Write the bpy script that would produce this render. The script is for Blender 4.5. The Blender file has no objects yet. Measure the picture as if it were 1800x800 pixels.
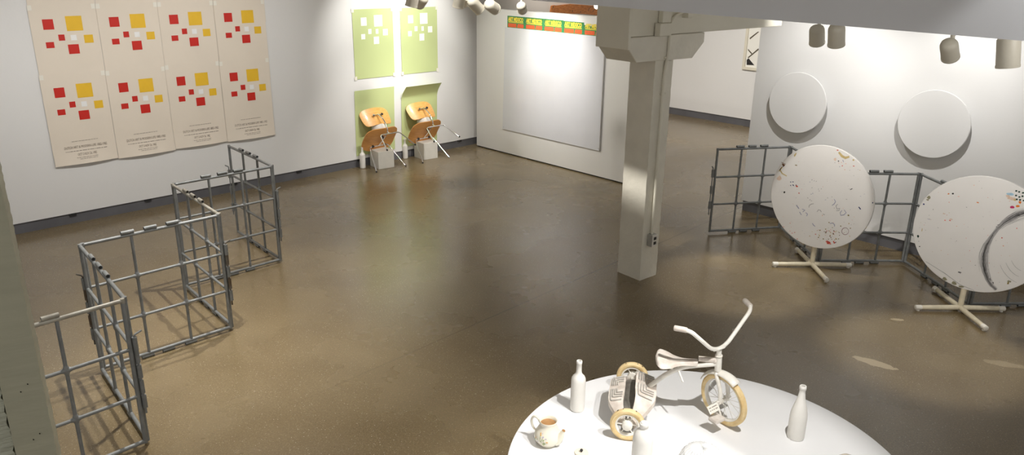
import bpy, math, random
from mathutils import Vector, Matrix, Euler
random.seed(7)
PI = math.pi
R = math.radians
col = bpy.context.scene.collection

# ------------------------------------------------------------------ camera model
F = 1360.0; H = 2.8
ROLL = math.atan(0.014)
PITCH = math.atan(471.5 / F * math.cos(ROLL))
def ray(u, v):
    x = (u - 900) / F; y = -(v - 400) / F
    c, s = math.cos(ROLL), math.sin(ROLL)
    xr = x * c - y * s; yr = x * s + y * c
    return Vector((xr, math.cos(PITCH) + yr * math.sin(PITCH), -math.sin(PITCH) + yr * math.cos(PITCH)))
CAM = Vector((0, 0, H))
def at(u, v, z=0.0):
    d = ray(u, v); return CAM + d * ((z - H) / d.z)
def onplane(u, v, P, n):
    d = ray(u, v); return CAM + d * ((P - CAM).dot(n) / d.dot(n))
def along(u, v, dist):
    d = ray(u, v).normalized(); return CAM + d * dist

cam_d = bpy.data.cameras.new('camera'); cam = bpy.data.objects.new('camera', cam_d); col.objects.link(cam)
cam_d.sensor_width = 36; cam_d.lens = 36 * F / 1800
cam_d.clip_start = 0.05
fwd = ray(900, 400).normalized(); right = (ray(1000, 400) - ray(900, 400)).normalized(); up = right.cross(fwd)
cam.matrix_world = Matrix(((right.x, up.x, -fwd.x, 0), (right.y, up.y, -fwd.y, 0), (right.z, up.z, -fwd.z, H), (0, 0, 0, 1)))
bpy.context.scene.camera = cam

# ------------------------------------------------------------------ mesh helper
class MB:
    def __init__(s): s.v = []; s.f = []; s.m = []
    def quad(s, pts, mi=0):
        b = len(s.v); s.v += [tuple(p) for p in pts]; s.f.append(tuple(range(b, b + len(pts)))); s.m.append(mi)
    def box(s, c, d, rot=None, mi=0, bev=0):
        hx, hy, hz = d[0] / 2, d[1] / 2, d[2] / 2
        b = len(s.v); c = Vector(c)
        for z in (-hz, hz):
            for x, y in ((-hx, -hy), (hx, -hy), (hx, hy), (-hx, hy)):
                p = Vector((x, y, z))
                if rot: p = rot @ p
                s.v.append(tuple(c + p))
        for f in ((0, 3, 2, 1), (4, 5, 6, 7), (0, 1, 5, 4), (1, 2, 6, 5), (2, 3, 7, 6), (3, 0, 4, 7)):
            s.f.append(tuple(b + i for i in f)); s.m.append(mi)
        return s
    def prism(s, poly, vec, mi=0):
        # poly: list of 3d points, extruded by vec
        n = len(poly); b = len(s.v); vec = Vector(vec)
        s.v += [tuple(p) for p in poly] + [tuple(Vector(p) + vec) for p in poly]
        s.f.append(tuple(range(b, b + n))[::-1]); s.m.append(mi)
        s.f.append(tuple(range(b + n, b + 2 * n))); s.m.append(mi)
        for i in range(n):
            j = (i + 1) % n
            s.f.append((b + i, b + j, b + n + j, b + n + i)); s.m.append(mi)
        return s
    def tube(s, pts, r, seg=10, closed=False, cap=True, mi=0):
        pts = [Vector(p) for p in pts]; n = len(pts)
        rr = r if isinstance(r, (list, tuple)) else [r] * n
        T = []
        for i in range(n):
            if closed: t = pts[(i + 1) % n] - pts[i - 1]
            else: t = pts[min(i + 1, n - 1)] - pts[max(i - 1, 0)]
            T.append(t.normalized())
        ref = Vector((0, 0, 1)) if abs(T[0].z) < .9 else Vector((1, 0, 0))
        N = (ref - T[0] * ref.dot(T[0])).normalized()
        b = len(s.v)
        for i in range(n):
            N = (N - T[i] * N.dot(T[i])).normalized(); B = T[i].cross(N)
            for k in range(seg):
                a = 2 * PI * k / seg
                s.v.append(tuple(pts[i] + (N * math.cos(a) + B * math.sin(a)) * rr[i]))
        for i in range(n if closed else n - 1):
            j = (i + 1) % n
            for k in range(seg):
                l = (k + 1) % seg
                s.f.append((b + i * seg + k, b + i * seg + l, b + j * seg + l, b + j * seg + k)); s.m.append(mi)
        if cap and not closed:
            s.f.append(tuple(b + k for k in range(seg))[::-1]); s.m.append(mi)
            s.f.append(tuple(b + (n - 1) * seg + k for k in range(seg))); s.m.append(mi)
        return s
    def lathe(s, prof, seg=32, c=(0, 0, 0), axis=None, mi=0, fn=None):
        # prof: (r, h) ; axis: Matrix 3x3 turning local z to the wanted axis
        c = Vector(c); b = len(s.v); n = len(prof)
        for (r, h) in prof:
            for k in range(seg):
                a = 2 * PI * k / seg
                rr, hh = (r, h) if fn is None else fn(r, h, a)
                p = Vector((max(rr, 1e-5) * math.cos(a), max(rr, 1e-5) * math.sin(a), hh))
                if axis: p = axis @ p
                s.v.append(tuple(c + p))
        for i in range(n - 1):
            for k in range(seg):
                l = (k + 1) % seg
                s.f.append((b + i * seg + k, b + i * seg + l, b + (i + 1) * seg + l, b + (i + 1) * seg + k)); s.m.append(mi)
        if prof[0][0] > 1e-4: s.f.append(tuple(b + k for k in range(seg))[::-1]); s.m.append(mi)
        if prof[-1][0] > 1e-4: s.f.append(tuple(b + (n - 1) * seg + k for k in range(seg))); s.m.append(mi)
        return s
    def grid(s, fn, nu, nv, th=0, mi=0):
        # fn(u,v) in 0..1 -> Vector ; th thickness along the normal
        P = [[Vector(fn(i / nu, j / nv)) for j in range(nv + 1)] for i in range(nu + 1)]
        def nrm(i, j):
            a = P[min(i + 1, nu)][j] - P[max(i - 1, 0)][j]; c = P[i][min(j + 1, nv)] - P[i][max(j - 1, 0)]
            q = a.cross(c); return q.normalized() if q.length > 1e-9 else Vector((0, 0, 1))
        b = len(s.v); W = nv + 1
        for i in range(nu + 1):
            for j in range(nv + 1): s.v.append(tuple(P[i][j]))
        for i in range(nu):
            for j in range(nv):
                s.f.append((b + i * W + j, b + (i + 1) * W + j, b + (i + 1) * W + j + 1, b + i * W + j + 1)); s.m.append(mi)
        if th:
            b2 = len(s.v)
            for i in range(nu + 1):
                for j in range(nv + 1): s.v.append(tuple(P[i][j] - nrm(i, j) * th))
            for i in range(nu):
                for j in range(nv):
                    s.f.append((b2 + i * W + j, b2 + i * W + j + 1, b2 + (i + 1) * W + j + 1, b2 + (i + 1) * W + j)); s.m.append(mi)
            for i in range(nu):
                for j, fl in ((0, 0), (nv, 1)):
                    q = (b + i * W + j, b2 + i * W + j, b2 + (i + 1) * W + j, b + (i + 1) * W + j)
                    s.f.append(q if not fl else q[::-1]); s.m.append(mi)
            for j in range(nv):
                for i, fl in ((0, 1), (nu, 0)):
                    q = (b + i * W + j, b2 + i * W + j, b2 + i * W + j + 1, b + i * W + j + 1)
                    s.f.append(q if not fl else q[::-1]); s.m.append(mi)
        return s
    def add(s, mesh, M, mi=0):
        b = len(s.v)
        s.v += [tuple(M @ v.co) for v in mesh.vertices]
        for p in mesh.polygons: s.f.append(tuple(b + i for i in p.vertices)); s.m.append(mi)
    def build(s, name, mats, parent=None, smooth=True, loc=None, bevel=0, ang=40):
        me = bpy.data.meshes.new(name); me.from_pydata(s.v, [], s.f); me.update()
        if not isinstance(mats, (list, tuple)): mats = [mats]
        for m in mats: me.materials.append(m)
        me.polygons.foreach_set('material_index', s.m)
        if smooth:
            me.polygons.foreach_set('use_smooth', [True] * len(me.polygons))
            me.set_sharp_from_angle(angle=R(ang))
        o = bpy.data.objects.new(name, me); col.objects.link(o)
        if parent: o.parent = parent
        if loc is not None: o.location = loc
        if bevel:
            b = o.modifiers.new('bevel', 'BEVEL'); b.width = bevel; b.segments = 2; b.limit_method = 'ANGLE'; b.angle_limit = R(50)
        return o
def fillet(pts, r, n=5):
    pts = [Vector(p) for p in pts]; out = [pts[0]]
    for i in range(1, len(pts) - 1):
        a = pts[i - 1] - pts[i]; c = pts[i + 1] - pts[i]
        q = min(r, a.length * .49, c.length * .49)
        A = pts[i] + a.normalized() * q; C = pts[i] + c.normalized() * q
        for k in range(n + 1):
            t = k / n; out.append(A * (1 - t) ** 2 + pts[i] * 2 * t * (1 - t) + C * t * t)
    out.append(pts[-1]); return out
def tag(o, label, cat, group=None, kind=None):
    o['label'] = label; o['category'] = cat
    if group: o['group'] = group
    if kind: o['kind'] = kind
    return o
def empty(name, loc, label, cat, group=None, rz=0):
    o = bpy.data.objects.new(name, None); col.objects.link(o); o.location = loc; o.rotation_euler = (0, 0, rz)
    o.empty_display_size = .1
    return tag(o, label, cat, group)
def struct(o): o['kind'] = 'structure'; return o
def copy_tree(o, parent=None):
    c = o.copy(); col.objects.link(c); c.parent = parent
    for ch in [x for x in col.objects if x.parent == o]: copy_tree(ch, c)
    return c
_fonts = {}
def textmesh(txt, size=1.0, bold=0, sx=1.0):
    key = (txt, size, bold, sx)
    if key in _fonts: return _fonts[key]
    cu = bpy.data.curves.new('lettering', 'FONT'); cu.body = txt; cu.size = size; cu.align_x = 'CENTER'; cu.offset = bold; cu.resolution_u = 2
    ob = bpy.data.objects.new('lettering', cu); col.objects.link(ob)
    dg = bpy.context.evaluated_depsgraph_get(); dg.update()
    me = bpy.data.meshes.new_from_object(ob.evaluated_get(dg))
    bpy.data.objects.remove(ob)
    _fonts[key] = me
    xs = [v.co.x for v in me.vertices]; me['w'] = max(xs) - min(xs)
    return me

# ------------------------------------------------------------------ materials
def srgb(r, g, b):
    f = lambda c: ((c / 255) / 12.92) if c / 255 <= .04045 else (((c / 255) + .055) / 1.055) ** 2.4
    return (f(r), f(g), f(b), 1)
def mat(name, c, rough=.5, metal=0, coat=0, noise=0, nscale=8, bump=0, bscale=40, spec=.5, c2=None, stretch=None, detail=4):
    m = bpy.data.materials.new(name); m.use_nodes = True; nt = m.node_tree; b = nt.nodes['Principled BSDF']
    b.inputs['Base Color'].default_value = c; b.inputs['Roughness'].default_value = rough; b.inputs['Metallic'].default_value = metal
    b.inputs['Coat Weight'].default_value = coat; b.inputs['Specular IOR Level'].default_value = spec
    tc = nt.nodes.new('ShaderNodeTexCoord'); src = tc.outputs['Object']
    if stretch:
        mp = nt.nodes.new('ShaderNodeMapping'); mp.inputs['Scale'].default_value = stretch; nt.links.new(src, mp.inputs['Vector']); src = mp.outputs['Vector']
    if noise or c2:
        n = nt.nodes.new('ShaderNodeTexNoise'); n.inputs['Scale'].default_value = nscale; n.inputs['Detail'].default_value = detail
        nt.links.new(src, n.inputs['Vector'])
        rp = nt.nodes.new('ShaderNodeValToRGB'); rp.color_ramp.elements[0].position = .35; rp.color_ramp.elements[1].position = .65
        k = c2 if c2 else tuple(x * (1 - noise) for x in c[:3]) + (1,)
        rp.color_ramp.elements[0].color = k; rp.color_ramp.elements[1].color = c
        nt.links.new(n.outputs['Fac'], rp.inputs['Fac']); nt.links.new(rp.outputs['Color'], b.inputs['Base Color'])
    if bump:
        n2 = nt.nodes.new('ShaderNodeTexNoise'); n2.inputs['Scale'].default_value = bscale; n2.inputs['Detail'].default_value = 5
        nt.links.new(src, n2.inputs['Vector'])
        bp = nt.nodes.new('ShaderNodeBump'); bp.inputs['Strength'].default_value = bump; bp.inputs['Distance'].default_value = .01
        nt.links.new(n2.outputs['Fac'], bp.inputs['Height']); nt.links.new(bp.outputs['Normal'], b.inputs['Normal'])
    return m
M = {}
M['wall'] = mat('white_wall_paint', (.79, .785, .77, 1), .6, bump=.05, bscale=60, noise=.02, nscale=.8)
M['wall_panel'] = mat('warm_white_panel_paint', (.74, .725, .69, 1), .55, noise=.02, nscale=.8)
M['ceiling'] = mat('ceiling_paint', (.7, .69, .66, 1), .8, noise=.03)
M['bulk'] = mat('bulkhead_paint', (.80, .82, .86, 1), .6, noise=.03, nscale=2)
M['base'] = mat('grey_vinyl_baseboard', srgb(104, 104, 108), .45, noise=.2, nscale=3)
M['dark'] = mat('dark_gap', (.02, .02, .02, 1), .8, noise=.2)
M['cream'] = mat('cream_column_paint', srgb(230, 226, 212), .5, noise=.08, nscale=5, bump=.5, bscale=18)
M['cream_smooth'] = mat('smooth_cream_paint', srgb(228, 224, 208), .5, noise=.05, nscale=3, bump=.08, bscale=20)
M['pipe'] = mat('grey_pipe_paint', srgb(134, 137, 137), .42, metal=.1, noise=.25, nscale=14, bump=.1, bscale=60)
M['pipe_light'] = mat('worn_pale_pipe_paint', srgb(176, 173, 162), .4, metal=.1, c2=srgb(138, 132, 120), nscale=11)
M['rust'] = mat('rusty_sleeve', srgb(92, 72, 50), .6, metal=.3, c2=srgb(112, 108, 100), nscale=12)
M['paper'] = mat('cream_poster_paper', srgb(231, 220, 204), .7, noise=.035, nscale=2.5)
M['red'] = mat('poster_red', srgb(202, 34, 20), .6, noise=.05)
M['yellow'] = mat('poster_yellow', srgb(236, 190, 44), .6, noise=.05)
M['pwhite'] = mat('poster_white_square', srgb(240, 240, 238), .6, noise=.02)
M['ink'] = mat('grey_printing_ink', srgb(150, 138, 126), .7, noise=.1)
M['tape'] = mat('pale_masking_tape', srgb(238, 234, 222), .5, noise=.03)
M['green'] = mat('lime_green_paper', srgb(196, 208, 148), .6, noise=.03, nscale=2)
M['cut'] = mat('white_cutout', srgb(248, 248, 240), .6, noise=.02)
M['gmex'] = mat('banner_green', srgb(40, 140, 84), .5, c2=srgb(60, 120, 60), nscale=6)
M['ymex'] = mat('banner_yellow', srgb(246, 222, 70), .5, noise=.05)
M['omex'] = mat('banner_orange', srgb(240, 96, 50), .5, noise=.06)
M['omex2'] = mat('banner_rust_lettering', srgb(196, 104, 60), .5, noise=.06)
M['sheet'] = mat('grey_acrylic_sheet', srgb(214, 214, 217), .3, coat=.35, noise=.05, nscale=2.2, spec=.6)
M['steel'] = mat('brushed_steel', (.55, .55, .55, 1), .3, metal=1, noise=.1)
M['chrome'] = mat('chrome_tube', (.8, .8, .8, 1), .12, metal=1, noise=.03)
M['ply'] = mat('maple_veneer', srgb(240, 186, 108), .3, coat=.35, c2=srgb(228, 166, 88), nscale=5, stretch=(2, 22, 10))
M['plydark'] = mat('maple_veneer_underside', srgb(218, 158, 90), .38, coat=.15, c2=srgb(202, 140, 74), nscale=5, stretch=(2, 22, 10))
M['rubber'] = mat('black_rubber', (.02, .02, .02, 1), .5, noise=.2)
M['cube'] = mat('white_painted_cube', srgb(226, 223, 214), .6, noise=.06, nscale=10)
M['matte'] = mat('matte_white_paint', srgb(232, 229, 222), .65, noise=.03, nscale=12, bump=.08, bscale=80)
M['lamp'] = mat('beige_lamp_enamel', srgb(228, 223, 208), .42, noise=.04)
M['bulb'] = bpy.data.materials.new('glowing_lamp_face'); M['bulb'].use_nodes = True
_b = M['bulb'].node_tree.nodes['Principled BSDF']; _b.inputs['Emission Color'].default_value = (1, .9, .75, 1); _b.inputs['Emission Strength'].default_value = 12
M['table'] = mat('white_table_laminate', (.84, .84, .84, 1), .42, noise=.01)
M['trike'] = mat('white_painted_metal', srgb(236, 232, 222), .35, noise=.08, nscale=30, bump=.1, bscale=60)
M['trike_worn'] = mat('worn_white_paint', srgb(224, 216, 206), .55, c2=srgb(196, 184, 172), nscale=18)
M['tire'] = mat('tan_rubber_tire', srgb(232, 210, 162), .6, c2=srgb(216, 186, 130), nscale=26, bump=.3, bscale=50)
M['rib_shade'] = mat('tread_rib_shading', srgb(186, 182, 174), .6, noise=.2, nscale=30)  # grey puts the shading of the tread ribs into colour
M['deck_shade'] = mat('deck_opening_shade', srgb(120, 116, 108), .6, noise=.3, nscale=30)  # dark tone painted for the shaded opening between the treads
M['groove'] = mat('dark_tire_crack', srgb(70, 42, 24), .7, noise=.3, nscale=40)
M['pot'] = mat('glazed_cream_porcelain', srgb(238, 232, 214), .18, coat=.4, noise=.03)
M['potin'] = mat('stained_pot_inside', srgb(176, 132, 84), .4, noise=.3, nscale=30)
for k, c in dict(f_green=(150, 178, 100), f_orange=(240, 186, 90), f_lilac=(196, 188, 206), f_blue=(130, 146, 190), m_blue=(166, 168, 192), m_dblue=(30, 50, 110), m_red=(214, 84, 66), m_pink=(236, 140, 130), m_tan=(208, 186, 130), m_brown=(110, 70, 36), m_black=(24, 22, 22), m_grey=(176, 174, 174), m_olive=(140, 124, 70), m_orange=(232, 130, 40), m_ltblue=(170, 205, 225), m_magenta=(200, 50, 110), m_peach=(232, 206, 186), m_dgreen=(20, 56, 44), m_wine=(130, 60, 84), m_ltgrey=(190, 190, 188), m_mid=(104, 103, 102), m_khaki=(150, 146, 118), m_char=(62, 61, 60)).items():
    M[k] = mat(k + '_mark', srgb(*c), .6, noise=.15, nscale=40)
M['laminate'] = mat('worn_white_laminate', srgb(236, 234, 231), .36, noise=.04, nscale=3, coat=.3)
M['edge'] = mat('white_laminate_edge', srgb(240, 236, 226), .4, noise=.03)
M['standpaint'] = mat('cream_stand_paint', srgb(232, 222, 196), .4, noise=.12, nscale=20)
M['woodpost'] = mat('greige_painted_post', srgb(176, 174, 152), .55, noise=.08, nscale=2.5, bump=.12, bscale=6, stretch=(2, 2, 14))
M['woodrough'] = mat('rough_painted_plank', srgb(186, 188, 170), .6, noise=.15, nscale=5, bump=1, bscale=9, stretch=(2, 2, 9))
M['board'] = mat('brown_carved_wood', srgb(212, 138, 72), .5, c2=srgb(176, 106, 50), nscale=6, stretch=(3, 3, 14))
M['clay'] = mat('pale_grey_clay', srgb(186, 178, 164), .7, noise=.2, nscale=14)
M['artblack'] = mat('black_print', srgb(42, 40, 40), .5, noise=.1)
M['artolive'] = mat('brown_grey_print', srgb(92, 84, 66), .5, noise=.1)
M['artwhite'] = mat('white_print_ground', srgb(244, 242, 234), .4, noise=.02)
M['frame'] = mat('cream_picture_frame', srgb(226, 220, 202), .4, noise=.04)
# crystal openwork
g = bpy.data.materials.new('pressed_clear_glass'); g.use_nodes = True; b = g.node_tree.nodes['Principled BSDF']
b.inputs['Base Color'].default_value = (.93, .93, .92, 1); b.inputs['Roughness'].default_value = .12; b.inputs['Transmission Weight'].default_value = .2; b.inputs['IOR'].default_value = 1.45
M['glass'] = g

def floor_material():
    m = bpy.data.materials.new('polished_concrete'); m.use_nodes = True; nt = m.node_tree; N = nt.nodes; L = nt.links
    b = N['Principled BSDF']; tc = N.new('ShaderNodeTexCoord'); co = tc.outputs['Object']
    def noise(scale, detail=5, rough=.55, dist=0):
        n = N.new('ShaderNodeTexNoise'); n.inputs['Scale'].default_value = scale; n.inputs['Detail'].default_value = detail
        n.inputs['Roughness'].default_value = rough; n.inputs['Distortion'].default_value = dist; L.new(co, n.inputs['Vector']); return n.outputs['Fac']
    def ramp(fac, stops):
        r = N.new('ShaderNodeValToRGB'); e = r.color_ramp.elements
        while len(e) < len(stops): e.new(.5)
        for k, (p, c) in enumerate(stops): e[k].position = p; e[k].color = c
        L.new(fac, r.inputs['Fac']); return r.outputs['Color']
    def mix(fac, a, c, mode='MIX'):
        x = N.new('ShaderNodeMix'); x.data_type = 'RGBA'; x.blend_type = mode
        if isinstance(fac, (int, float)): x.inputs['Factor'].default_value = fac
        else: L.new(fac, x.inputs['Factor'])
        for s_, q in (('A', a), ('B', c)):
            i = [k for k in x.inputs if k.name == s_ and k.type == 'RGBA'][0]
            if isinstance(q, tuple): i.default_value = q
            else: L.new(q, i)
        return [k for k in x.outputs if k.type == 'RGBA'][0]
    def math_(op, a, c=None):
        x = N.new('ShaderNodeMath'); x.operation = op
        for i, q in enumerate((a, c)):
            if q is None: continue
            if isinstance(q, (int, float)): x.inputs[i].default_value = q
            else: L.new(q, x.inputs[i])
        return x.outputs[0]
    base = ramp(noise(.55, 5, .5, 0), [(.3, srgb(108, 93, 67)), (.5, srgb(124, 108, 79)), (.72, srgb(140, 124, 94))])
    base = mix(ramp(noise(2.3, 4, .5, 0), [(.42, (0, 0, 0, 1)), (.75, (.4, .4, .4, 1))]), base, srgb(108, 93, 67))
    base = mix(1, base, ramp(noise(85, 4, .75, 0), [(.3, (.72, .72, .72, 1)), (.5, (.98, .98, .98, 1)), (.7, (1.22, 1.22, 1.2, 1))]), 'MULTIPLY')
    # fine aggregate specks
    for sc, lo, hi, c_, amt in ((95, .10, .16, srgb(205, 190, 160), .8), (70, .09, .14, srgb(60, 46, 32), .75), (38, .07, .1, srgb(226, 216, 194), .8), (150, .13, .2, srgb(80, 62, 42), .6)):
        v = N.new('ShaderNodeTexVoronoi'); v.inputs['Scale'].default_value = sc; L.new(co, v.inputs['Vector'])
        base = mix(ramp(v.outputs['Distance'], [(lo, (amt, amt, amt, 1)), (hi, (0, 0, 0, 1))]), base, c_)
    sep = N.new('ShaderNodeSeparateXYZ'); L.new(co, sep.inputs[0])
    # saw cut joints: line through two floor points
    def joint(p, q, w=.006):
        d = (q - p).normalized(); nx, ny = -d.y, d.x
        a = math_('ADD', math_('MULTIPLY', sep.outputs[0], nx), math_('MULTIPLY', sep.outputs[1], ny))
        dist = math_('ABSOLUTE', math_('SUBTRACT', math_('ADD', a, math_('MULTIPLY', noise(3, 3), .02)), nx * p.x + ny * p.y + .01))
        return math_('LESS_THAN', dist, w)
    j = math_('MULTIPLY', joint(at(1040, 480), at(1299, 366)), math_('MINIMUM', math_('MAXIMUM', math_('MULTIPLY', math_('ADD', sep.outputs[0], 1.6), .6), 0), 1))
    base = mix(math_('MULTIPLY', j, .6), base, srgb(60, 46, 30))
    # pale repair patches
    for (u, v_, rx, ry, an) in ((1537, 638, .15, .05, -38), (1577, 562, .055, .022, -10), (1765, 640, .16, .045, -20)):
        p = at(u, v_)
        mp = N.new('ShaderNodeMapping'); mp.vector_type = 'TEXTURE'; mp.inputs['Location'].default_value = (p.x, p.y, 0); mp.inputs['Rotation'].default_value = (0, 0, R(an)); mp.inputs['Scale'].default_value = (rx, ry, 1)
        L.new(co, mp.inputs['Vector'])
        ln = N.new('ShaderNodeVectorMath'); ln.operation = 'LENGTH'; L.new(mp.outputs[0], ln.inputs[0])
        d = math_('ADD', ln.outputs['Value'], math_('MULTIPLY', math_('SUBTRACT', noise(14, 4), .5), 1.1))
        base = mix(math_('MULTIPLY', math_('LESS_THAN', d, .95), .7 if u < 1700 else .3), base, srgb(196, 180, 148))
    L.new(base, b.inputs['Base Color'])
    L.new(ramp(noise(1.1, 4, .5, 0), [(.3, (.2, .2, .2, 1)), (.7, (.34, .34, .34, 1))]), b.inputs['Roughness'])
    b.inputs['Specular IOR Level'].default_value = .55; b.inputs['Coat Weight'].default_value = .3; b.inputs['Coat Roughness'].default_value = .2
    bp = N.new('ShaderNodeBump'); bp.inputs['Strength'].default_value = .04; bp.inputs['Distance'].default_value = .01
    L.new(noise(120, 3), bp.inputs['Height']); L.new(bp.outputs['Normal'], b.inputs['Normal'])
    return m
M['floor'] = floor_material()

# ------------------------------------------------------------------ room
WA = at(24, 414); WB = at(838, 253)
DL = (WB - WA).normalized(); NL = Vector((DL.y, -DL.x, 0))          # left wall direction, normal into the room
def LW(s, z, off=0): return WA + DL * s + NL * off + Vector((0, 0, z))
def lw_px(u, v):
    p = onplane(u, v, WA, NL) - WA; return p.dot(DL), p.z
CA = at(838, 257); CD = at(1093, 323)
DB = (CD - CA).normalized(); NB = Vector((-DB.y, DB.x, 0)); NB = -NB if NB.y > 0 else NB
def BW(s, z, off=0): return CA + DB * s + NB * off + Vector((0, 0, z))
RA = at(1301, 369); RB = at(1612, 450)
DR = (RB - RA).normalized(); NR = Vector((DR.y, -DR.x, 0)); NR = -NR if NR.y > 0 else NR
def RW(s, z, off=0): return RA + DR * s + NR * off + Vector((0, 0, z))
FA = at(1177, 200); FB = at(1314, 223)
DF = (FB - FA).normalized(); NF = Vector((DF.y, -DF.x, 0)); NF = -NF if NF.y > 0 else NF
def FW(s, z, off=0): return FA + DF * s + NF * off + Vector((0, 0, z))

def slab(fn, s0, s1, z0, z1, o0, o1, name, m):
    b = MB(); b.prism([fn(s0, z0, o0), fn(s1, z0, o0), fn(s1, z0, o1), fn(s0, z0, o1)], (0, 0, z1 - z0)); return b.build(name, m, smooth=False)
b = MB(); b.box((1, 8, -.05), (22, 24, .1)); struct(b.build('floor', M['floor'], smooth=False))
b = MB(); b.box((1, 9.2, 3.55), (22, 17, .1)); struct(b.build('ceiling', M['ceiling'], smooth=False))
struct(slab(LW, -5, 12.2, .116, 3.5, 0, -.15, 'wall_left', M['wall']))
struct(slab(LW, -5, 12.2, 0, .116, -.018, -.12, 'baseboard_left', M['base']))
b = MB()
for s in (.55, 1.35, 2.4, 3.3, 4.25, 5.3, 6.1): b.prism([LW(s, .085, -.001), LW(s + .07, .085, -.001), LW(s + .07, .085, -.02), LW(s, .085, -.02)], (0, 0, .03))
struct(b.build('trim_1', M['dark'], smooth=False))
struct(slab(BW, 0.0, 3.12, .018, 2.115, 0, -.14, 'wall_back', M['wall_panel']))
struct(slab(BW, 0.02, 3.10, 0, .018, -.015, -.12, 'shadow_gap_back', M['dark']))  # dark strip drawn for the thin shadow line under the panel
struct(slab(RW, 0, 5.2, .125, 3.5, 0, -.16, 'wall_right', M['wall']))
struct(slab(RW, .015, 5.2, 0, .125, -.018, -.14, 'baseboard_right', M['base']))
struct(slab(FW, -2.6, 7, .13, 3.5, 0, -.15, 'wall_far', M['wall']))
struct(slab(FW, -2.6, 7, 0, .13, -.018, -.12, 'baseboard_far', M['base']))
# bulkhead whose lower edge crosses the top right
p0 = at(930, 0, 2.58); p1 = at(1800, 72, 2.58); d = (p1 - p0).normalized(); n = Vector((d.y, -d.x, 0)); n = -n if n.y < 0 else n
n_b = n.copy(); q0 = p0 - d * 1.5; q1 = p1 + d * 1.2
b = MB(); b.prism([q0, q1, q1 + n * .12, q0 + n * .12], (0, 0, .92)); struct(b.build('wall_bulkhead', M['bulk'], smooth=False))

# ------------------------------------------------------------------ column with bolster, beam and conduit
AZ = R(50); CX = Vector((math.sin(AZ), math.cos(AZ), 0)); CY = Vector((-math.cos(AZ), math.sin(AZ), 0))   # CX along beam, CY to the back left
P0 = at(1124, 493.5)
def CC(s, w, z): return P0 + CX * s + CY * w + Vector((0, 0, z))
def cbox(s0, s1, w0, w1, z0, z1, name, m, parent, bev=.006):
    b = MB(); b.prism([CC(s0, w0, z0) - P0, CC(s1, w0, z0) - P0, CC(s1, w1, z0) - P0, CC(s0, w1, z0) - P0], (0, 0, z1 - z0)); return b.build(name, m, parent, smooth=False, bevel=bev)
colm = empty('column', P0, 'thick cream painted column with bracket and beam in mid room', 'column')
# shaft with slightly uneven faces
def shaft():
    b = MB(); W, D = .28, .235; nz = 44; ring = []
    sec = []
    for i in range(7): sec.append((D * i / 6, 0))
    for i in range(1, 7): sec.append((D, W * i / 6))
    for i in range(1, 7): sec.append((D * (1 - i / 6), W))
    for i in range(1, 6): sec.append((0, W * (1 - i / 6)))
    n = len(sec); base = 0
    for k in range(nz + 1):
        z = 2.02 * k / nz
        for (s, w) in sec:
            f = 1.0 - .012 * (1 - z / 2.02)
            js = (random.random() - .5) * .004; jw = (random.random() - .5) * .004
            b.v.append(tuple(CX * (s * f + js) + CY * (w * f + jw) + Vector((0, 0, z))))
    for k in range(nz):
        for i in range(n):
            j = (i + 1) % n; b.f.append((k * n + i, k * n + j, (k + 1) * n + j, (k + 1) * n + i)); b.m.append(0)
    return b.build('shaft', M['cream'], colm, smooth=True, ang=60)
shaft()
b = MB()
prof = [(-.36, 2.125), (-.25, 2.01), (.48, 2.00), (.63, 2.13), (.63, 2.215), (-.36, 2.215)]
b.prism([CC(s, -.012, z) - P0 for s, z in prof], CY * .345); b.build('bolster', M['cream'], colm, smooth=False, bevel=.008)
cbox(-.34, 1.86, 0.0, .30, 2.217, 2.8, 'beam', M['cream_smooth'], colm)
cbox(-.376, -.343, -.02, .345, 2.118, 2.52, 'end_cap', M['cream_smooth'], colm)
cbox(-.055, .09, -.075, -.013, 2.215, 2.32, 'bracket_block', M['cream_smooth'], colm)
cbox(-.01, .10, -.055, -.005, 2.32, 2.75, 'upright_batten', M['cream_smooth'], colm)
cbox(.12, .20, -.012, -.002, 1.93, 2.0, 'patch_plate', M['cream'], colm, .003)
# conduit
b = MB(); O = P0
path = fillet([CC(.10, -.022, .44) - O, CC(.10, -.022, 1.9) - O, CC(.125, -.03, 2.05) - O, CC(.125, -.03, 2.36) - O, CC(.31, -.03, 2.405) - O], .16, 8)
b.tube(path, .0125, 12); cond = b.build('conduit', M['cream_smooth'], colm)
for z in (1.72, 2.03):
    b = MB(); b.box(CC(.113, -.014, z) - O, (.05, .03, .018), Matrix.Rotation(-AZ + PI / 2, 3, 'Z'))
    b.build('strap', M['cream_smooth'], cond, smooth=False, bevel=.003)
b = MB(); b.box(CC(.335, -.03, 2.405) - O, (.06, .07, .11), Matrix.Rotation(PI / 2 - AZ, 3, 'Z')); b.build('junction_box', M['cream_smooth'], cond, smooth=False, bevel=.005)
ob = empty('outlet_box', CC(.10, -.03, .34), 'grey metal outlet box low on the side of the column', 'outlet')
b = MB(); rz = Matrix.Rotation(PI / 2 - AZ, 3, 'Z'); b.box((0, 0, .05), (.075, .055, .115), rz); b.build('box', M['steel'], ob, smooth=False, bevel=.004)
b = MB(); b.box(rz @ Vector((0, -.030, .05)), (.07, .005, .11), rz); b.build('cover_plate', M['cube'], ob, smooth=False, bevel=.002)
b = MB()
for z in (.028, .072): b.box(rz @ Vector((0, -.034, z)), (.034, .004, .028), rz)
b.build('socket', M['rubber'], ob, smooth=False, bevel=.003)

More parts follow.
